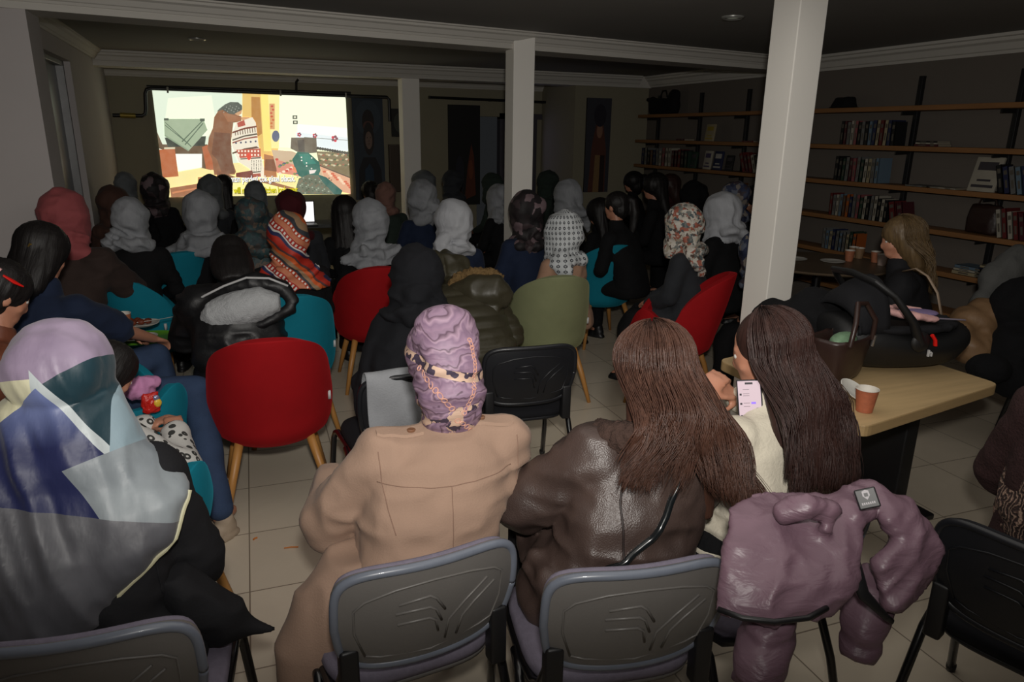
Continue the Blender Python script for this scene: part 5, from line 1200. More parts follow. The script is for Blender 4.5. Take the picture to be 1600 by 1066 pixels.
hb = blend(shl, HAIR['dark'], .01, 4); D.part('hair', hb); hso = D.part('hair_strands', hs.mesh('strands', HAIR['dark'])); hso['kind'] = 'stuff'
# phone held in front of D, screen to the viewer
pc = aD(1172, 632, 2.12); ph = thing('smartphone', 'white smartphone with a lit chat screen held by the girl in the cream sweater', 'phone', pc, 0)
dirv = (Vector((0, 0, CH))-pc).normalized(); rot = dirv.to_track_quat('Z', 'Y').to_matrix().to_4x4(); up = (CM @ Vector((0, 1, 0)))
xa = up.cross(dirv).normalized(); ya = dirv.cross(xa); PM = Matrix(((xa.x, ya.x, dirv.x), (xa.y, ya.y, dirv.y), (xa.z, ya.z, dirv.z))).to_4x4() @ rotm(8, -6, 3)
def pmesh(mb, m, n): me = mb.mesh(n, m, False); me.transform(PM); return link(n, me, ph)
pmesh(MB().box((-.036, -.074, -.008), (.036, .074, -.001), .003), M('phone_case', rgb(60, 60, 66), .3, metal=.4), 'case')
scrm = NT('phone_screen'); scrm.color(rgb(60, 50, 56)); scrm.b.inputs['Emission Color'].default_value = (*rgb(226, 200, 206), 1); scrm.b.inputs['Emission Strength'].default_value = .9
po = pmesh(MB().box((-.032, -.070, -.001), (.032, .070, .0002)), scrm.m, 'screen')
pw = MB()
inkm = M('screen_ink', rgb(40, 36, 44), .4); blum = NT('screen_violet'); blum.b.inputs['Emission Color'].default_value = (*rgb(120, 90, 210), 1); blum.b.inputs['Emission Strength'].default_value = .8; blum.color(rgb(120, 90, 210))
pw.box((-.011, .060, .0003), (.011, .066, .0008))
for k, y in enumerate((.03, .002, -.014, -.035, -.058)): pw.box((-.028 if k != 2 else .018, y-.003, .0003), (-.022 if k != 2 else .025, y+.003, .0008))
pmesh(pw, inkm, 'notch'); pw = MB()
for y in (.004, -.034): pw.box((.004, y-.003, .0003), (.017, y+.003, .0008))
pmesh(pw, blum.m, 'message_bubble'); pw = MB()
for y in (.045, .032, .026, .004, -.006, -.034, -.044, -.06): pw.box((-.018, y-.0008, .0003), (.0, y+.0008, .0008))
pmesh(pw, M('text_grey', rgb(130, 116, 124), .5), 'message_text')
# ------------------------------------------------------------------ mauve puffer jacket over D's chair
t = NT('mauve_nylon'); n = t.noise(9, 3); t.color(t.mix(n.outputs[0], rgb(96, 72, 84), rgb(124, 98, 110))); t.b.inputs['Roughness'].default_value = .42; t.bump(t.noise(13, 4, t.mapv((1, 1, 2.6), (0, .5, 0)), .5, .6).outputs[0], .45, .015); NYL = t.m
J0 = Vector((1.30, 1.22, 0)); J = thing('puffer_jacket', 'shiny mauve puffer jacket draped over the chair back with its sleeves hanging', 'jacket', (1.33, 1.25, 0), 0)
def jt(pts, rs, fl=.8): return [aD(x, y, d) for x, y, d in pts], rs
mb = MB()
def slab(mb, secs):   # (px, py, depth, half width px, thickness m): flattened horizontal sections following image anchors
    rs = []
    for px, py, d, hw, th in secs:
        c = aD(px, py, d); u = (CM @ Vector((1, 0, 0))); u.z = 0; u.normalize(); f = Vector((-u.y, u.x, 0)); w = hw*d/FPX
        rs.append([tuple(c+u*(w*math.copysign(abs(math.cos(q))**.8, math.cos(q)))+f*(th*math.sin(q))) for q in [2*PI*k/28 for k in range(28)]])
    mb.rings(rs)
slab(mb, [(1235, 775, 1.66, 60, .03), (1235, 795, 1.62, 98, .05), (1240, 840, 1.57, 104, .056), (1234, 890, 1.52, 106, .056), (1220, 930, 1.50, 102, .05), (1208, 960, 1.49, 92, .035)])
mb.tube([aD(1215, 805, 1.55), aD(1260, 790, 1.53), (aD(1300, 800, 1.55)), aD(1290, 835, 1.53)], [.02, .026, .026, .018], 14)
mb.tube([aD(1310, 800, 1.62), aD(1360, 775, 1.66), aD(1400, 800, 1.62), aD(1435, 850, 1.6), aD(1400, 905, 1.58), aD(1395, 955, 1.55)], [.055, .05, .062, .066, .07, .03], 18, .45)
me = blend(mb, NYL, .0085, 4, .5)
def fJ(X, N):
    a = X[:, 0]*.8+X[:, 2]*.6; b_ = -X[:, 0]*.6+X[:, 2]*.8; return (ridge(np.stack([a*6, X[:, 1]*6, b_*17], 1))**3-.35)*.015+(ridge(np.stack([a*14, X[:, 1]*12, b_*40], 1))**3-.35)*.008
push(me, fJ); linkw('jacket_body', me, J)
for pts, rr in (([(1205, 930, 1.56), (1202, 975, 1.52), (1192, 1020, 1.49), (1180, 1075, 1.47)], [.05, .056, .053, .048]), ([(1375, 900, 1.66), (1355, 950, 1.62), (1345, 1000, 1.6), (1338, 1030, 1.59)], [.05, .05, .045, .034])):
    mb = MB().tube([aD(*p) for p in pts], rr, 18); me = blend(mb, NYL, .0075, 3, .5); push(me, lambda X, N: .011*(np.abs(np.sin(PI*X[:, 2]/.075))**.5-.6)+(ridge(X*24)-.6)*.007); linkw('sleeve', me, J)
mb = MB().tube([aD(x, y, d) for x, y, d in [(1122, 952, 1.46), (1160, 966, 1.43), (1210, 972, 1.42), (1262, 966, 1.43), (1292, 950, 1.46)]], .006, 8); linkw('hem_trim', mb.mesh('hem', blackm), J)
mb = MB().tube([aD(x, y, d) for x, y, d in [(1325, 850, 1.55), (1335, 890, 1.52), (1350, 930, 1.51), (1385, 965, 1.52), (1395, 972, 1.53)]], [.014, .018, .014, .008, .006], 10, .5); linkw('front_trim', mb.mesh('trim', blackm), J)
# woven patch with shield emblem and lettering
pc = aD(1355, 779, 1.56); nrm = (Vector((0, 0, CH))-pc).normalized(); xa = up.cross(nrm).normalized(); ya = nrm.cross(xa); BM = Matrix(((xa.x, ya.x, nrm.x, pc.x), (xa.y, ya.y, nrm.y, pc.y), (xa.z, ya.z, nrm.z, pc.z), (0, 0, 0, 1))) @ rotm(0, 0, 18)
mb = MB(); mb.xf = BM; mb.box((-.022, -.022, -.012), (.022, .022, .002), .003); pa = linkw('patch', mb.mesh('patch', blackm, False), J)
silv = M('patch_silver', rgb(170, 166, 170), .5); mb = MB(); mb.xf = BM
mb.rings([[(x, y, z) for x, y in ((-.007, .016), (0, .0185), (.007, .016), (.0075, .006), (0, -.003), (-.0075, .006))] for z in (.002, .003)]); mb.cm = 1; mb.box((-.004, .004, .0031), (.004, .012, .0034)); mb.cm = 0
for k in range(7): mb.box((-.014+k*.0041, -.013, .002), (-.014+k*.0041+.0028, -.008, .003))
linkw('patch_emblem', mb.mesh('emblem', [silv, blackm], False), J)
# ------------------------------------------------------------------ navy woman in jeans with plate (left)
Nv = Fig((-.80, 3.60), -22, 'woman with black hair, navy short-sleeved top and jeans beside the foam plates', lean=10, side=-.02, tl=.47, sho=.16, headpitch=22, headturn=-15,
         wr=[(-.50, 4.02, .72), (-.40, 3.98, .70)], kn=[(-.40, 4.0, .60), (-.20, 3.48, .56)], ft=[(-.34, 4.05, .12), (-.14, 3.08, .12)])
P = Nv.P; Nv.body(.0085, 40); Nv.part('shirt', topmesh(P, navy, k=1.04, arm=(.074, .07, .05), frac=-.8, seed=51, vox=.011, fold=.014), navy); Nv.part('jeans', legmesh(P, jeans, 1.08, vox=.011, fold=.016), jeans)
Nv.head('hair', hairshell('loose', HAIR['black'], 20), HAIR['black'], 0, 1.15); clipm = M('gold_clip', rgb(150, 120, 60), .3, metal=.7)
obj('hair_clip', MB().tube([P.HM @ Vector((.03, -.115, -.02)), P.HM @ Vector((.05, -.12, .02))], .008, 8), clipm, Nv.r)
sn = M('beige_sneaker', rgb(170, 152, 132), .7, (80, .4, .003)); inv = Nv.T.inverted()
for i, (x, y, z, yw) in enumerate([(-.34, 4.05, 0, 10), (-.14, 3.06, 0, 150)]):
    q = inv @ Vector((x, y, z)); link('shoe', SHOE, Nv.r, sn, TR(q.x, q.y, 0, 0, 0, yw))
foam = M('foam_plate', rgb(200, 198, 190), .6); kof = M('fried_meatball', rgb(112, 50, 28), .55, (60, .5, .004), (20, .3)); grn = M('green_tray', rgb(90, 150, 40), .5)
tr = aD(216, 528, 4.05); o = thing('serving_tray', 'green tray under the two foam plates on the lap of the woman in jeans', 'tray', tr, -10)
obj('tray_body', MB().loft([((0, 0, -.012), .16, .11), ((0, 0, -.01), .17, .12), ((0, 0, .006), .18, .13), ((0, 0, -.004), .168, .118), ((0, 0, -.006), .01, .01)], 36, e=4), grn, o)
def plate(p, yaw, lab, z=0):
    r = thing('foam_plate', lab, 'plate', p, yaw, 'foam plates on the green tray'); obj('plate_body', MB().loft([((0, 0, 0), .07, .055), ((0, 0, .002), .085, .065), ((0, 0, .016), .115, .085), ((0, 0, .018), .112, .083), ((0, 0, .006), .082, .062), ((0, 0, .005), .01, .01)], 32, e=3), foam, r); return r
p1, p2 = tr+Vector((-.01, -.04, .002)), tr+Vector((.0, .05, .06)); plate(p1, -8, 'lower foam plate with meatballs resting on the green tray'); plate(p2, -5, 'upper foam plate with meatballs and a plastic fork')
k = 0
MBALL = MB().ell((0, 0, 0), (.023, .021, .017), n=14, m=10); MBALL = push(MBALL.mesh('ball', kof), lambda X, N: (nz(X*120)-.5)*.005)
for base, w in ((p1, 'lower'), (p2, 'upper')):
    for i, (dx, dy) in enumerate(((-.06, -.01), (-.02, -.02), (.02, -.012), (.055, .0), (0, .03), (-.04, .03))):
        b_ = link('meatball', MBALL); b_.location = base+Vector((dx, dy, .023)); b_.rotation_euler = (0, 0, i*1.3); tag(b_, 'brown fried meatball lying on the %s foam plate' % w, 'meatball', 'meatballs on the %s foam plate' % w)
o = thing('plastic_fork', 'thin pale plastic fork laid across the upper foam plate', 'fork', p2+Vector((.03, -.02, .022)), 0)
obj('handle', MB().tube([(0, 0, .003), (.09, -.01, .012), (.19, -.03, .03)], [.004, .003, .004], 8, .5), foam, o); obj('tines', MB().box((-.03, -.008, .0), (.002, .008, .004), .001), foam, o)
def papercup(p, lab, grp, red=(176, 110, 78), s=1, mat2=None):
    r = thing('paper_cup', lab, 'cup', p, 0, grp, s); w = M('cup_print_%d' % red[0], rgb(*red), .6, None, (60, .35)); pw_ = M('cup_paper', rgb(214, 208, 198), .6)
    obj('cup_wall', MB().lathe([(.0, .0), (.026, 0), (.0262, .004), (.036, .078), (.0345, .078), (.0245, .008), (0, .008)], n=28), w, r); obj('cup_rim', MB().torus(.0355, .0018, Matrix.Translation((0, 0, .079)), 28, 8), pw_, r)
    obj('cup_inside', MB().lathe([(.0243, .0085), (.0343, .0785), (.0338, .0785), (.0238, .01)], n=28), pw_, r); return r
papercup(aD(193, 508, 4.02)-Vector((0, 0, .03)), 'printed paper cup beside the upper foam plate at left', 'printed paper cups', s=1.25)
# ------------------------------------------------------------------ girl with red hair clip, brown leather jacket (far left edge)
leab = M('tan_leather', rgb(112, 64, 46), .42, (18, .35, .008), (8, .25))
G = Fig((-.92, 3.0), -58, 'girl at the left edge with a red hair clip, brown leather jacket, looking right', lean=12, sho=.17, headpitch=26, headturn=0, tl=.43)
P = G.P; G.body(.0075); G.part('jacket', topmesh(P, leab, k=1.12, skirt=1.0, arm=(.082, .072, .06), seed=61, vox=.012, fold=.014), leab); G.part('trousers', legmesh(P, blk)); G.shoes(); G.head('hair', hairshell('bun', HAIR['black'], 21), HAIR['black'], 0, 1.06)
redp = M('red_clip', rgb(220, 30, 24), .3)
obj('hair_clip', MB().tube([P.HM @ Vector((.088, -.055, .07)), P.HM @ Vector((.098, -.02, .06)), P.HM @ Vector((.098, .015, .055))], [.008, .014, .006], 10, .5), redp, G.r)
obj('hair_clip', MB().tube([P.HM @ Vector((.075, -.085, .09)), P.HM @ Vector((.085, -.065, .085))], .009, 8, .6), M('pink_clip', rgb(220, 170, 170), .4), G.r)
# ------------------------------------------------------------------ pink hood, brown hoodie
Pk = Fig((-.94, 4.75), -24, 'person in a dusty pink hood and brown hoodie by the left wall', lean=18, sho=.2, headpitch=6, wr=[(-.62, 5.2, .68), (-.50, 5.12, .62)])
P = Pk.P; Pk.body(.009, 30); Pk.part('hoodie', topmesh(P, brn, k=1.22, skirt=1.1, arm=(.098, .088, .066), seed=71, vox=.012, fold=.016), brn); Pk.part('trousers', legmesh(P, blk)); Pk.shoes()
Pk.head('hood', scarf('hood', pinkc, 5), pinkc, 0, 1.12)
# ------------------------------------------------------------------ child with spotted sleeve
t = NT('spotted_sweater'); v = t.new('TexVoronoi'); v.inputs['Scale'].default_value = 26; t.L(t.tc.outputs['Object'], v.inputs['Vector']); rr = t.math('MULTIPLY', t.math('GREATER_THAN', v.outputs[0], .16), t.math('LESS_THAN', v.outputs[0], .40)); 
t.color(t.mix(rr, rgb(190, 188, 184), rgb(52, 52, 50))); t.b.inputs['Roughness'].default_value = .85; t.bump(t.noise(120, 2).outputs[0], .3, .003); SPOT = t.m
K = Fig((-.50, 2.58), -42, 'child in a white sweater with black ring spots holding a snack bag', lean=22, sho=.14, headpitch=40, tl=.31, side=-.09, kn=[(-.40, 2.98, .52), (-.28, 2.86, .52)], ft=[(-.42, 2.96, .10), (-.32, 2.84, .10)], wr=[(-.34, 2.95, .70), (-.22, 2.80, .72)])
P = K.P; K.r.scale = (.9, .9, .9); K.body(.0075, 55); K.part('sweater', topmesh(P, SPOT, k=.92, arm=(.08, .078, .06), seed=81, vox=.011, frac=.93), SPOT); K.part('trousers', legmesh(P, jeans)); K.shoes(); K.head('hair', hairshell('loose', HAIR['black'], 22), HAIR['black'])
cf = P.el[1].lerp(P.wr[1], .92); cf2 = P.el[1].lerp(P.wr[1], 1.06); obj('cuff', MB().tube([cf, cf2], [.056, .05], 16), blk, K.r)
pb = aD(236, 630, 2.95); o = thing('snack_bag', 'crinkled red snack bag with yellow and blue print in the child\'s hand', 'snack bag', pb, 20, None, .62)
mb = MB().loft([((0, 0, -.07), .045, .006), ((0, 0, -.05), .055, .022), ((0, 0, 0), .06, .03), ((0, 0, .05), .052, .02), ((0, 0, .075), .05, .004)], 24, e=2.5); me = blend(mb, redp, .006, 2); push(me, lambda X, N: (ridge(X*40)-.6)*.012)
link('bag_body', me, o, M('red_foil', rgb(190, 36, 30), .25, (60, .6, .006)))
obj('printed_panel', MB().ell((.035, -.024, .0), (.026, .012, .03), n=12, m=8), M('yellow_foil', rgb(220, 180, 60), .25, (60, .6, .005)), o); obj('printed_panel', MB().ell((.03, -.02, .035), (.022, .012, .022), n=12, m=8), M('silver_foil', rgb(150, 150, 180), .2, (60, .7, .005), metal=.5), o)
pb = aD(210, 607, 3.0); o = thing('pink_cloth', 'crumpled lilac pink cloth beside the snack bag', 'cloth', pb, 0); me = blend(MB().ell((0, 0, 0), (.085, .05, .045)).ell((.05, 0, .02), (.05, .04, .03)), M('lilac_cloth', rgb(186, 128, 168), .8, (40, .6, .006)), .008, 3); push(me, lambda X, N: (ridge(X*30)-.6)*.022); link('folds', me, o)
# ------------------------------------------------------------------ black jacket with white fleece hood
tn = Fig((.02, 3.9), 2, 'person with black hair in a black jacket whose hood shows white fleece lining', lean=24, sho=.2, headpitch=46, tl=.38, wr=[(-.1, 4.35, .66), (.2, 4.35, .66)])
P = tn.P; tn.body(.011); jk = M('black_nylon', rgb(20, 20, 22), .5, (30, .4, .006), (9, .3)); tn.part('jacket', topmesh(P, jk, k=1.3, skirt=1.1, arm=(.1, .09, .07), seed=91, vox=.012, fold=.022), jk); tn.part('trousers', legmesh(P, blk)); tn.shoes(); tn.head('hair', hairshell('loose', HAIR['black'], 23), HAIR['black'], 0, 1.1)
fle = M('white_fleece', rgb(176, 178, 180), .95, (130, .8, .006), (30, .12))
def pxt(mb, pts, rr, n=14, fl=1): return mb.tube([aD(*p) for p in pts], rr, n, fl)
d0 = 3.74
mb = MB(); pxt(mb, [(316, 502, d0), (340, 494, d0-.02), (375, 483, d0-.03), (410, 474, d0-.02), (438, 472, d0)], [.06, .105, .11, .1, .05], 20, .9); me = blend(mb, fle, .01, 5); push(me, lambda X, N: (nz(X*60)-.5)*.006); linkw('hood_lining', me, tn.r)
mb = MB(); pxt(mb, [(300, 488, d0+.03), (325, 466, d0+.02), (360, 449, d0), (400, 440, d0), (440, 448, d0+.03), (462, 475, d0+.05)], [.03, .045, .05, .05, .045, .03], 18); pxt(mb, [(300, 500, d0+.05), (320, 532, d0), (370, 520, d0-.03), (420, 502, d0-.02), (460, 480, d0+.05)], [.03, .03, .03, .03, .03], 16)
me = blend(mb, jk, .012, 5); push(me, lambda X, N: (ridge(X*16)-.6)*.012); linkw('hood', me, tn.r)
mb = MB(); pxt(mb, [(296, 476, d0-.05), (320, 462, d0-.07), (350, 447, d0-.07), (385, 434, d0-.06), (420, 435, d0-.06), (450, 447, d0-.03)], .006, 8); linkw('reflective_piping', mb.mesh('pip', M('pale_piping', rgb(190, 190, 190), .5)), tn.r)
# ------------------------------------------------------------------ black hooded figure by the cloth-covered chair
H_ = Fig((.74, 3.08), -16, 'person wrapped in a plain black hood and cloak beside the grey-cloth chair', lean=34, sho=.14, headpitch=10, tl=.39, side=.03, eh=(.4, -.5, -1))
P = H_.P; H_.body(.011); bc_ = M('black_cloak', rgb(23, 24, 28), .9, (60, .4, .004), (9, .25)); H_.part('cloak', topmesh(P, bc_, k=1.08, skirt=1.2, arm=(.085, .085, .07), seed=101, vox=.012, fold=.02), bc_); H_.part('skirt', legmesh(P, blk, 1.1, True)); H_.shoes()
hb = scarf('hood', bc_, 8); H_.head('hood', hb, bc_, 0, 1.08)
gc = M('grey_cloth', rgb(140, 142, 146), .9, (150, .5, .004), (20, .1)); cc = Matrix.Translation((.63, 2.95, 0)) @ rotm(0, 0, 4); g_ = thing('grey_cloth', 'pale grey cloth draped over the back of a black stacking chair', 'cloth', (.63, 2.95, 0), 4)
rs = []
for yv, zz in ((-.305, .60), (-.306, .68), (-.305, .76), (-.298, .82), (-.275, .842), (-.245, .84), (-.222, .81), (-.212, .74), (-.208, .66)):
    rs.append([(x, yv+.012*math.cos((x+zz)*24)-.028*(1-(x/.23)**2)*(1 if yv < -.26 else 1), zz+(.02*x if zz < .7 else 0)) for x in [-.2+.4*k/24 for k in range(25)]])
me = MB().rings(rs, cap=False, closed=False).mesh('cloth', gc); me = bake(me, [('SOLIDIFY', dict(thickness=.006, offset=0)), ('SUBSURF', dict(levels=1, render_levels=1))]); link('cloth_sheet', me, g_)
# ------------------------------------------------------------------ olive puffer with fur trimmed hood
O = Fig((1.26, 3.62), 4, 'person bent forward in an olive quilted jacket with a fur trimmed hood', lean=52, sho=.17, headpitch=130, tl=.46)
P = O.P; O.body(.011); O.part('jacket', topmesh(P, olive, k=1.22, skirt=1.1, arm=(.095, .085, .065), seed=111, vox=.011, quilt=.07, fold=.01), olive); O.part('trousers', legmesh(P, blk)); O.shoes(); O.head('hood_up', scarf('hood', olive, 9), olive, 0, .88)
d0 = dep(O.T @ (P.neck+Vector((0, -.16, 0))))
mb = MB(); pxt(mb, [(705, 462, d0+.04), (740, 455, d0), (775, 455, d0-.02), (797, 470, d0)], [.06, .095, .095, .05], 20); pxt(mb, [(700, 475, d0+.06), (735, 482, d0-.02), (780, 488, d0-.03)], [.05, .06, .04], 16); me = blend(mb, olive, .011, 5); push(me, lambda X, N: (ridge(X*14)-.6)*.014); linkw('hood', me, O.r)
mb = MB(); pxt(mb, [(698, 450, d0+.06), (715, 435, d0+.04), (740, 427, d0+.02), (768, 427, d0+.02), (785, 436, d0+.03)], [.018, .03, .032, .03, .018], 14); me = blend(mb, olive, .008, 3); fu = M('tan_fur', rgb(120, 96, 62), .95, (180, .9, .008), (70, .4)); push(me, lambda X, N: (nz(X*110)-.4)*.026); o = linkw('fur_trim', me, O.r, fu)
# olive sleeve of the floral scarf woman is covered by her own coat; her raised arm shows as a separate sleeve
# ------------------------------------------------------------------ blonde woman at the right, profile to the left
Bl = Fig((3.66, 2.90), 40, 'woman with streaked blonde hair seen in profile behind the oak table', lean=8, sho=.17, headpitch=10, headturn=12, tl=.46)
P = Bl.P; Bl.body(.0075); Bl.part('coat', topmesh(P, coatm, k=1.1, skirt=1.05, arm=(.08, .07, .055), seed=121), coatm); Bl.part('trousers', legmesh(P, blk)); Bl.shoes()
hs = strands(P, 900, .95, .1, 15, amax=95, back=.14, wave=.02, r=.003, zvar=.04); Bl.head('hair', hairshell('loose', HAIR['blonde'], 25), HAIR['blonde'], 0, 1.08); hso = Bl.part('hair_strands', hs.mesh('strands', HAIR['blonde'])); hso['kind'] = 'stuff'
mb = MB(); pxt(mb, [(1412, 424, 3.9), (1432, 420, 3.78), (1450, 432, 3.7), (1465, 458, 3.66), (1471, 492, 3.66)], .009, 8, .5); linkw('bag_strap', mb.mesh('strap', M('beige_strap', rgb(150, 130, 110), .6)), Bl.r)
obj('hair_claw', MB().tube([P.HM @ Vector((-.06, -.09, -.03)), P.HM @ Vector((0, -.125, -.035)), P.HM @ Vector((.06, -.09, -.03))], [.01, .014, .01], 8), M('tortoise_claw', rgb(150, 130, 80), .15, coat=.8), Bl.r)
# ------------------------------------------------------------------ knit person at the right edge
t = NT('brown_knit'); wv = t.new('TexWave'); wv.inputs['Scale'].default_value = 26; wv.inputs['Distortion'].default_value = 14; wv.inputs['Detail'].default_value = 3; t.L(t.tc.outputs['Object'], wv.inputs['Vector'])
t.color(t.ramp(wv.outputs[1], [(0, rgb(44, 30, 28)), (.5, rgb(84, 60, 52)), (1, rgb(150, 124, 108))])); t.b.inputs['Roughness'].default_value = .95; t.bump(wv.outputs[1], .8, .012); KN = t.m
Kn = Fig((2.30, 1.10), -66, 'person at the right edge in dark brown fleece and patterned knit', lean=8, sho=.17, tl=.46); P = Kn.P; Kn.body(.011); Kn.part('coat', topmesh(P, brn, k=1.2, skirt=1.05, arm=(.09, .082, .06), seed=131), M('dark_fleece', rgb(52, 34, 34), .95, (120, .9, .008), (40, .3)))
sw = MB().loft([((0, .0, .60), .225, .18), ((0, .0, .68), .23, .185), ((0, .01, .76), .225, .175), ((0, .02, .8), .21, .165)], 30, e=2.3); me = blend(sw, KN, .012, 4); push(me, lambda X, N: (ridge(X*16)-.6)*.02); Kn.part('knit_shawl', me, KN); Kn.part('trousers', legmesh(P, blk)); Kn.shoes(); Kn.head('headscarf', scarf('round', brn, 3), brn)
# ------------------------------------------------------------------ things on the oak table
bcoat = M('black_fleece', rgb(15, 15, 17), .95, (70, .6, .006), (20, .3))
def heap(name, label, cat, blobs, mat, vox=.013, amp=.03):
    base = aD(*blobs[0][:3]); r = thing(name, label, cat, (base.x, base.y, .74), 0); mb = MB()
    for x, y, d, rx, ry, rz in blobs:
        c = aD(x, y, d); c.z = max(c.z, .745+rz*.9); mb.ell(c, (rx, ry, rz))
    me = blend(mb, mat, vox, 6); push(me, lambda X, N: (ridge(X*9)-.6)*amp+(ridge(X*20+2)-.6)*amp*.4)
    vs = np.empty(len(me.vertices)*3); me.vertices.foreach_get('co', vs); vs = vs.reshape(-1, 3); vs[:, 2] = np.maximum(vs[:, 2], .7405); me.vertices.foreach_set('co', vs.ravel()); linkw('folds', me, r); return r
heap('black_coat', 'heap of black coats on the left end of the oak table against the pillar', 'coat', [(1225, 525, 3.35, .15, .13, .12), (1270, 500, 3.45, .16, .14, .15), (1215, 500, 3.5, .12, .12, .1), (1330, 490, 3.5, .17, .14, .13), (1210, 540, 3.2, .09, .08, .09)], bcoat)
# infant car seat
cs = thing('infant_car_seat', 'black infant car seat with red buttons and a pink liner on the oak table', 'car seat', (2.80, 2.28, .74), -14)
csh = M('car_seat_plastic', rgb(17, 17, 18), .55, (40, .2, .004)); csf = M('car_seat_fabric', rgb(26, 26, 29), .9, (90, .4, .004), (12, .2))
mb = MB(); rs = []
for x, hw, z0_, z1 in ((-.33, .1, .09, .22), (-.28, .16, .03, .26), (-.15, .2, .002, .24), (0, .21, .002, .2), (.15, .2, .002, .19), (.27, .17, .02, .21), (.34, .11, .07, .22)):
    rs.append([(x, hw*math.cos(q)*(1 if math.sin(q) > -.2 else .82), (z0_+z1)/2+(z1-z0_)/2*math.copysign(abs(math.sin(q))**.6, math.sin(q))) for q in [2*PI*k/24 for k in range(24)]])
mb.rings(rs); me = bake(mb.mesh('s', csh), [('SUBSURF', dict(levels=1, render_levels=1))]); me.polygons.foreach_set('use_smooth', [True]*len(me.polygons)); link('seat_shell', me, cs)
mb = MB(); mb.loft([((-.02, 0, .19), .29, .175), ((-.02, 0, .215), .30, .185), ((0, 0, .225), .27, .15), ((.02, 0, .2), .2, .1), ((.02, 0, .17), .1, .05)], 36, e=2.6); me = blend(mb, csf, .009, 4); push(me, lambda X, N: (ridge(X*14)-.6)*.012); link('seat_padding', me, cs)
mb = MB()
for sx in (-1, 1): pass
mb.rings([[(-.28+.24*(1-math.cos(a)), -.19*math.cos(b_)*(1-.15*math.sin(a)), .20+.23*math.sin(b_)*(.35+.65*math.sin(a))) for b_ in [PI*k/20 for k in range(21)]] for a in [PI*.02+PI*.36*j/10 for j in range(11)]], cap=False, closed=False)
me = bake(mb.mesh('c', csf), [('SOLIDIFY', dict(thickness=.012, offset=0))]); me.polygons.foreach_set('use_smooth', [True]*len(me.polygons)); push(me, lambda X, N: (ridge(X*np.array([30, 8, 8]))-.6)*.010); link('canopy', me, cs)
obj('carry_handle', MB().tube([(.0, -.2, .16), (-.06, -.215, .26), (-.16, -.21, .37), (-.22, -.16, .42), (-.23, 0, .435), (-.22, .16, .42), (-.16, .21, .37), (-.06, .215, .26), (0, .2, .16)], [.026, .02, .017, .017, .018, .017, .017, .02, .026], 14, .8), csh, cs)
for sy in (-1, 1):
    hb_ = obj('handle_hub', MB().ell((0, sy*.205, .165), (.045, .018, .045)), csh, cs); obj('red_button', MB().tube([(.035, sy*.222, .2), (.05, sy*.226, .18), (.055, sy*.226, .155)], .013, 10, .6), redp, hb_)
pk = M('pink_liner', rgb(206, 160, 156), .9, (80, .6, .005)); mb = MB().tube([(.12, -.14, .245), (.02, -.13, .26), (-.06, -.06, .265), (-.04, .05, .26), (.08, .08, .25), (.18, .04, .245)], [.02, .034, .034, .03, .026, .012], 14, .5); me = blend(mb, pk, .007, 3); push(me, lambda X, N: (ridge(X*26)-.6)*.010); link('liner', me, cs)
me = blend(MB().ell((.09, -.03, .25), (.11, .06, .016)), M('lavender_liner', rgb(128, 112, 150), .9, (80, .6, .005)), .006, 2); link('liner', me, cs)
obj('harness_strap', MB().tube([(.16, -.08, .235), (.24, -.09, .232), (.3, -.08, .225)], .008, 8, .5), M('grey_webbing', rgb(120, 112, 124), .7), cs)
mk = MB(); mk.box((.04, -.213, .10), (.047, -.205, .13)).box((.047, -.213, .115), (.056, -.206, .122)).box((.056, -.212, .10), (.062, -.204, .118)); obj('maker_mark', mk, M('white_print', rgb(190, 190, 190), .5), cs, False)
# brown leather bag in front of it
lb = thing('leather_tote', 'dark brown leather tote bag with a raised handle in front of the car seat', 'bag', (2.42, 2.20, .74), 18)
lbm = M('tote_leather', rgb(50, 34, 30), .35, (30, .3, .004), (9, .25))
mb = MB().loft([((0, 0, .002), .11, .06), ((0, 0, .02), .125, .07), ((0, 0, .1), .14, .08), ((0, 0, .2), .155, .09), ((0, 0, .205), .148, .083), ((0, 0, .12), .13, .07), ((0, 0, .05), .11, .055)], 36, e=3.5); me = bake(mb.mesh('t', lbm), [('SUBSURF', dict(levels=1, render_levels=1))]); push(me, lambda X, N: (ridge(X*12)-.6)*.010); me.polygons.foreach_set('use_smooth', [True]*len(me.polygons)); link('bag_body', me, lb)
obj('handle', MB().tube([(-.1, -.085, .18), (-.09, -.09, .28), (-.03, -.06, .35), (.05, -.06, .34), (.09, -.09, .27), (.1, -.085, .18)], .011, 10), lbm, lb); obj('clasp', MB().tube([(.1, -.088, .15), (.1, -.095, .2)], .007, 8), M('steel_clasp', rgb(170, 170, 170), .2, metal=.9), lb)
obj('tissue', MB().ell((.02, 0, .17), (.09, .045, .035)), M('green_white_pack', rgb(110, 140, 110), .6, (30, .6, .006), (30, .6)), lb)
pc = aZ(1350, 642, .7405); papercup(pc, 'brown corrugated paper cup near the front corner of the oak table', 'cup on the oak table', (170, 96, 66), 1.15)
r = thing('foam_plate', 'white foam plate tipped against the paper cup on the oak table', 'plate', pc+Vector((.045, .10, .035)), 0); obj('plate_body', MB().loft([((0, 0, 0), .04, .04), ((0, 0, .002), .05, .05), ((0, 0, .012), .066, .066), ((0, 0, .014), .064, .064), ((0, 0, .005), .045, .045), ((0, 0, .004), .01, .01)], 28), foam, r); r.rotation_euler = (math.radians(28), math.radians(14), 0)
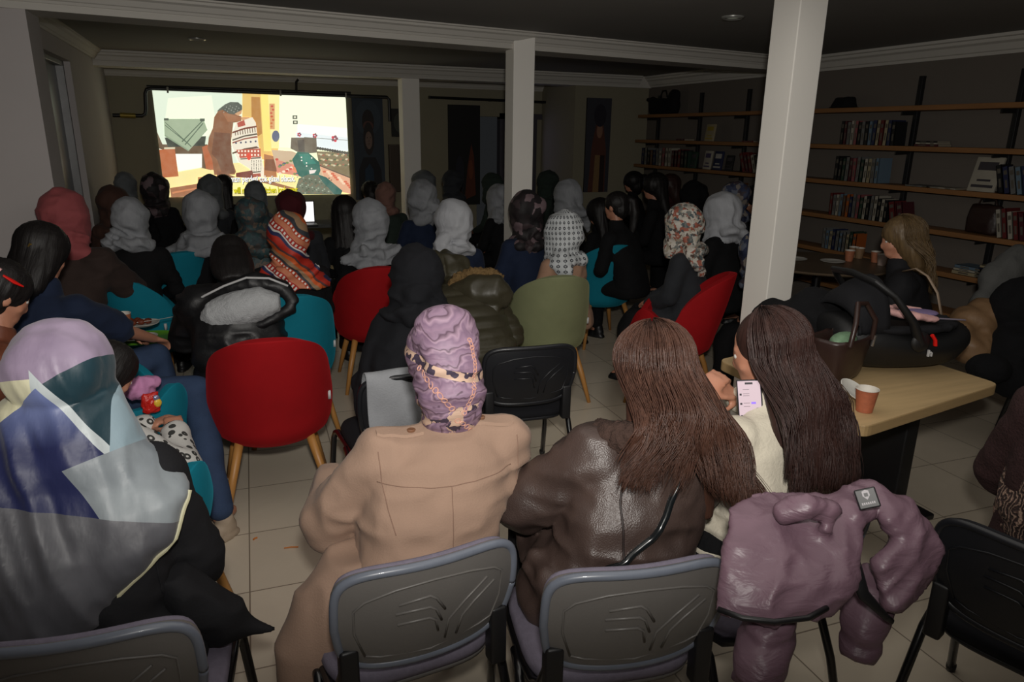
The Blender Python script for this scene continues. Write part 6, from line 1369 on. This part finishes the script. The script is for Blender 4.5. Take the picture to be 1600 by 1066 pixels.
# round table cups
for i, (x, y, rd_, lab) in enumerate([(1334, 402, 140, 'tan paper cup on the round table'), (1326, 408, 176, 'white printed paper cup at the left on the round table'), (1362, 402, 140, 'larger tan paper cup in the middle of the round table'), (1374, 410, 176, 'white printed paper cup right of the tan ones on the round table'), (1400, 416, 180, 'pale paper cup nearest the blonde woman on the round table')]):
    p = aZ(x, y, .744)
    v_ = Vector((p.x-rt.x, p.y-rt.y, 0))
    if v_.length > .48: v_ *= .48/v_.length
    papercup((rt.x+v_.x, rt.y+v_.y, .7445), lab, 'cups on the round table', (rd_, 110 if rd_ == 140 else 160, 80 if rd_ == 140 else 150), 1.15)
for i, (dx, dy) in enumerate(((-.12, .15), (.1, -.05))):
    r = thing('foam_plate', ('pale plate at the left of the round table' if i == 0 else 'pale plate in the middle of the round table'), 'plate', (rt.x+dx, rt.y+dy, .7445), 0); obj('plate_body', MB().lathe([(0, 0), (.07, 0), (.1, .012), (.098, .014), (.068, .004), (0, .004)], n=30), foam, r)
heap2 = Fig((4.98, 5.36), 70, 'dark figure in black bending over the far side of the round table', lean=30, sho=.19, headpitch=20); P = heap2.P; heap2.body(.013); heap2.part('coat', topmesh(P, blk, k=1.15, skirt=1.1, seed=141, arm=(.09, .08, .06)), blk); heap2.part('trousers', legmesh(P, blk)); heap2.shoes(); heap2.head('hair', hairshell('loose', HAIR['black'], 22), HAIR['black'])
# chair with coats at the right edge
ccx = aD(1590, 590, 3.75); iso_chair(3.95, 2.12, 40, 'black stacking chair loaded with coats behind the oak table', True)
tanm = M('tan_nylon', rgb(122, 94, 66), .5, (30, .4, .006), (9, .2)); gry = M('grey_wool', rgb(84, 84, 82), .9, (90, .5, .004), (12, .2))
def coatpile(name, lab, blobs, mat, amp=.02):
    c0 = aD(*blobs[0][:3]); r = thing(name, lab, 'jacket', (c0.x, c0.y, .48), 0); mb = MB()
    for x, y, d, rx, ry, rz in blobs: mb.ell(aD(x, y, d), (rx, ry, rz))
    me = blend(mb, mat, .012, 6); push(me, lambda X, N: (ridge(X*8)-.6)*amp*1.4+(ridge(X*20)-.6)*amp*.4); linkw('folds', me, r)
coatpile('tan_jacket', 'tan quilted jacket lying on the chair behind the car seat', [(1520, 505, 4.0, .14, .12, .09), (1545, 490, 4.0, .12, .12, .08), (1500, 520, 3.95, .1, .1, .08), (1520, 540, 3.95, .15, .12, .1)], tanm)
coatpile('grey_coat', 'grey wool coat hung at the right edge above the tan jacket', [(1555, 445, 4.2, .1, .08, .14), (1580, 425, 4.2, .12, .08, .16), (1535, 475, 4.2, .07, .07, .1)], gry)
coatpile('black_jacket', 'black jacket bulging over the tan jacket at the right edge', [(1595, 480, 3.9, .16, .14, .16), (1590, 550, 3.85, .16, .14, .16), (1575, 590, 3.8, .12, .12, .1), (1545, 575, 3.7, .1, .1, .07)], bcoat)
# laptop by the front row and its low table
lp = aD(483, 345, 7.0); lt = thing('side_table', 'low table edge below the screen carrying the laptop', 'table', (lp.x+.15, lp.y+.1, 0), 0)
obj('tabletop', MB().box((-.4, -.22, lp.z-.06), (.4, .22, lp.z-.03), .005), gry, lt)
for sx in (-1, 1):
    for sy in (-1, 1): obj('leg', MB().tube([(sx*.36, sy*.18, 0), (sx*.36, sy*.18, lp.z-.06)], .014, 8), blackmetal, lt)
l = thing('laptop', 'open laptop with a bright screen beside the dark red scarf', 'laptop', (lp.x-.1, lp.y, lp.z-.03), 0)
obj('base', MB().box((-.16, -.22, 0), (.16, 0, .014), .004), blackm, l); obj('lid', MB().box((-.16, .0, .012), (.16, .012, .225), .004), blackm, l)
ls = NT('laptop_screen'); ls.b.inputs['Emission Color'].default_value = (1, .96, .95, 1); ls.b.inputs['Emission Strength'].default_value = 1; obj('display', MB().box((-.15, -.002, .022), (.15, .0, .215)), ls.m, l)
# crumbs on the floor
cr = M('orange_crumb', rgb(190, 110, 40), .7)
for i, (x, y, a, lab) in enumerate([(399, 843, 30, 'tiny orange crumb on the floor right of the nearest red chair leg'), (455, 857, -12, 'thin orange shred on the floor left of the beige coat')]):
    p = aZ(x, y, .0); o = thing('food_crumb', lab, 'crumb', p, a); obj('crumb', MB().tube([(-.01-.02*i, 0, .004), (0, .002, .005), (.01+.02*i, 0, .004)], .004-.001*i, 6), cr, o)
print('SCRIPT OBJECTS', len(bpy.data.objects))

# ------------------------------------------------------------------ light
w = bpy.data.worlds.new('world'); scn.world = w; w.use_nodes = True
w.node_tree.nodes['Background'].inputs[0].default_value = (.9, .95, 1, 1); w.node_tree.nodes['Background'].inputs[1].default_value = .012
ld = bpy.data.lights.new('camera_flash', 'SPOT'); lo = bpy.data.objects.new('camera_flash', ld); COL.objects.link(lo)
lo.location = (0.02, -.03, CH+.22); tgt = aD(760, 300, 5) ; lo.rotation_euler = (tgt-lo.location).to_track_quat('-Z', 'Y').to_euler()
ld.energy = 260; ld.spot_size = math.radians(88); lo.scale = (1.65, 1, 1); ld.spot_blend = 1; ld.shadow_soft_size = .05; ld.color = (1, .96, .9)
for i, (x, y, zz, e) in enumerate([(1.3, 1.6, 2.47, 20)]):
    la = bpy.data.lights.new('ceiling_glow', 'AREA'); l2 = bpy.data.objects.new('ceiling_glow', la); COL.objects.link(l2)
    l2.location = (x, y, zz); la.shape = 'RECTANGLE'; la.size = 3; la.size_y = 3; la.energy = e; la.color = (1, .95, .88)
bpy.data.scenes.remove(tscene)
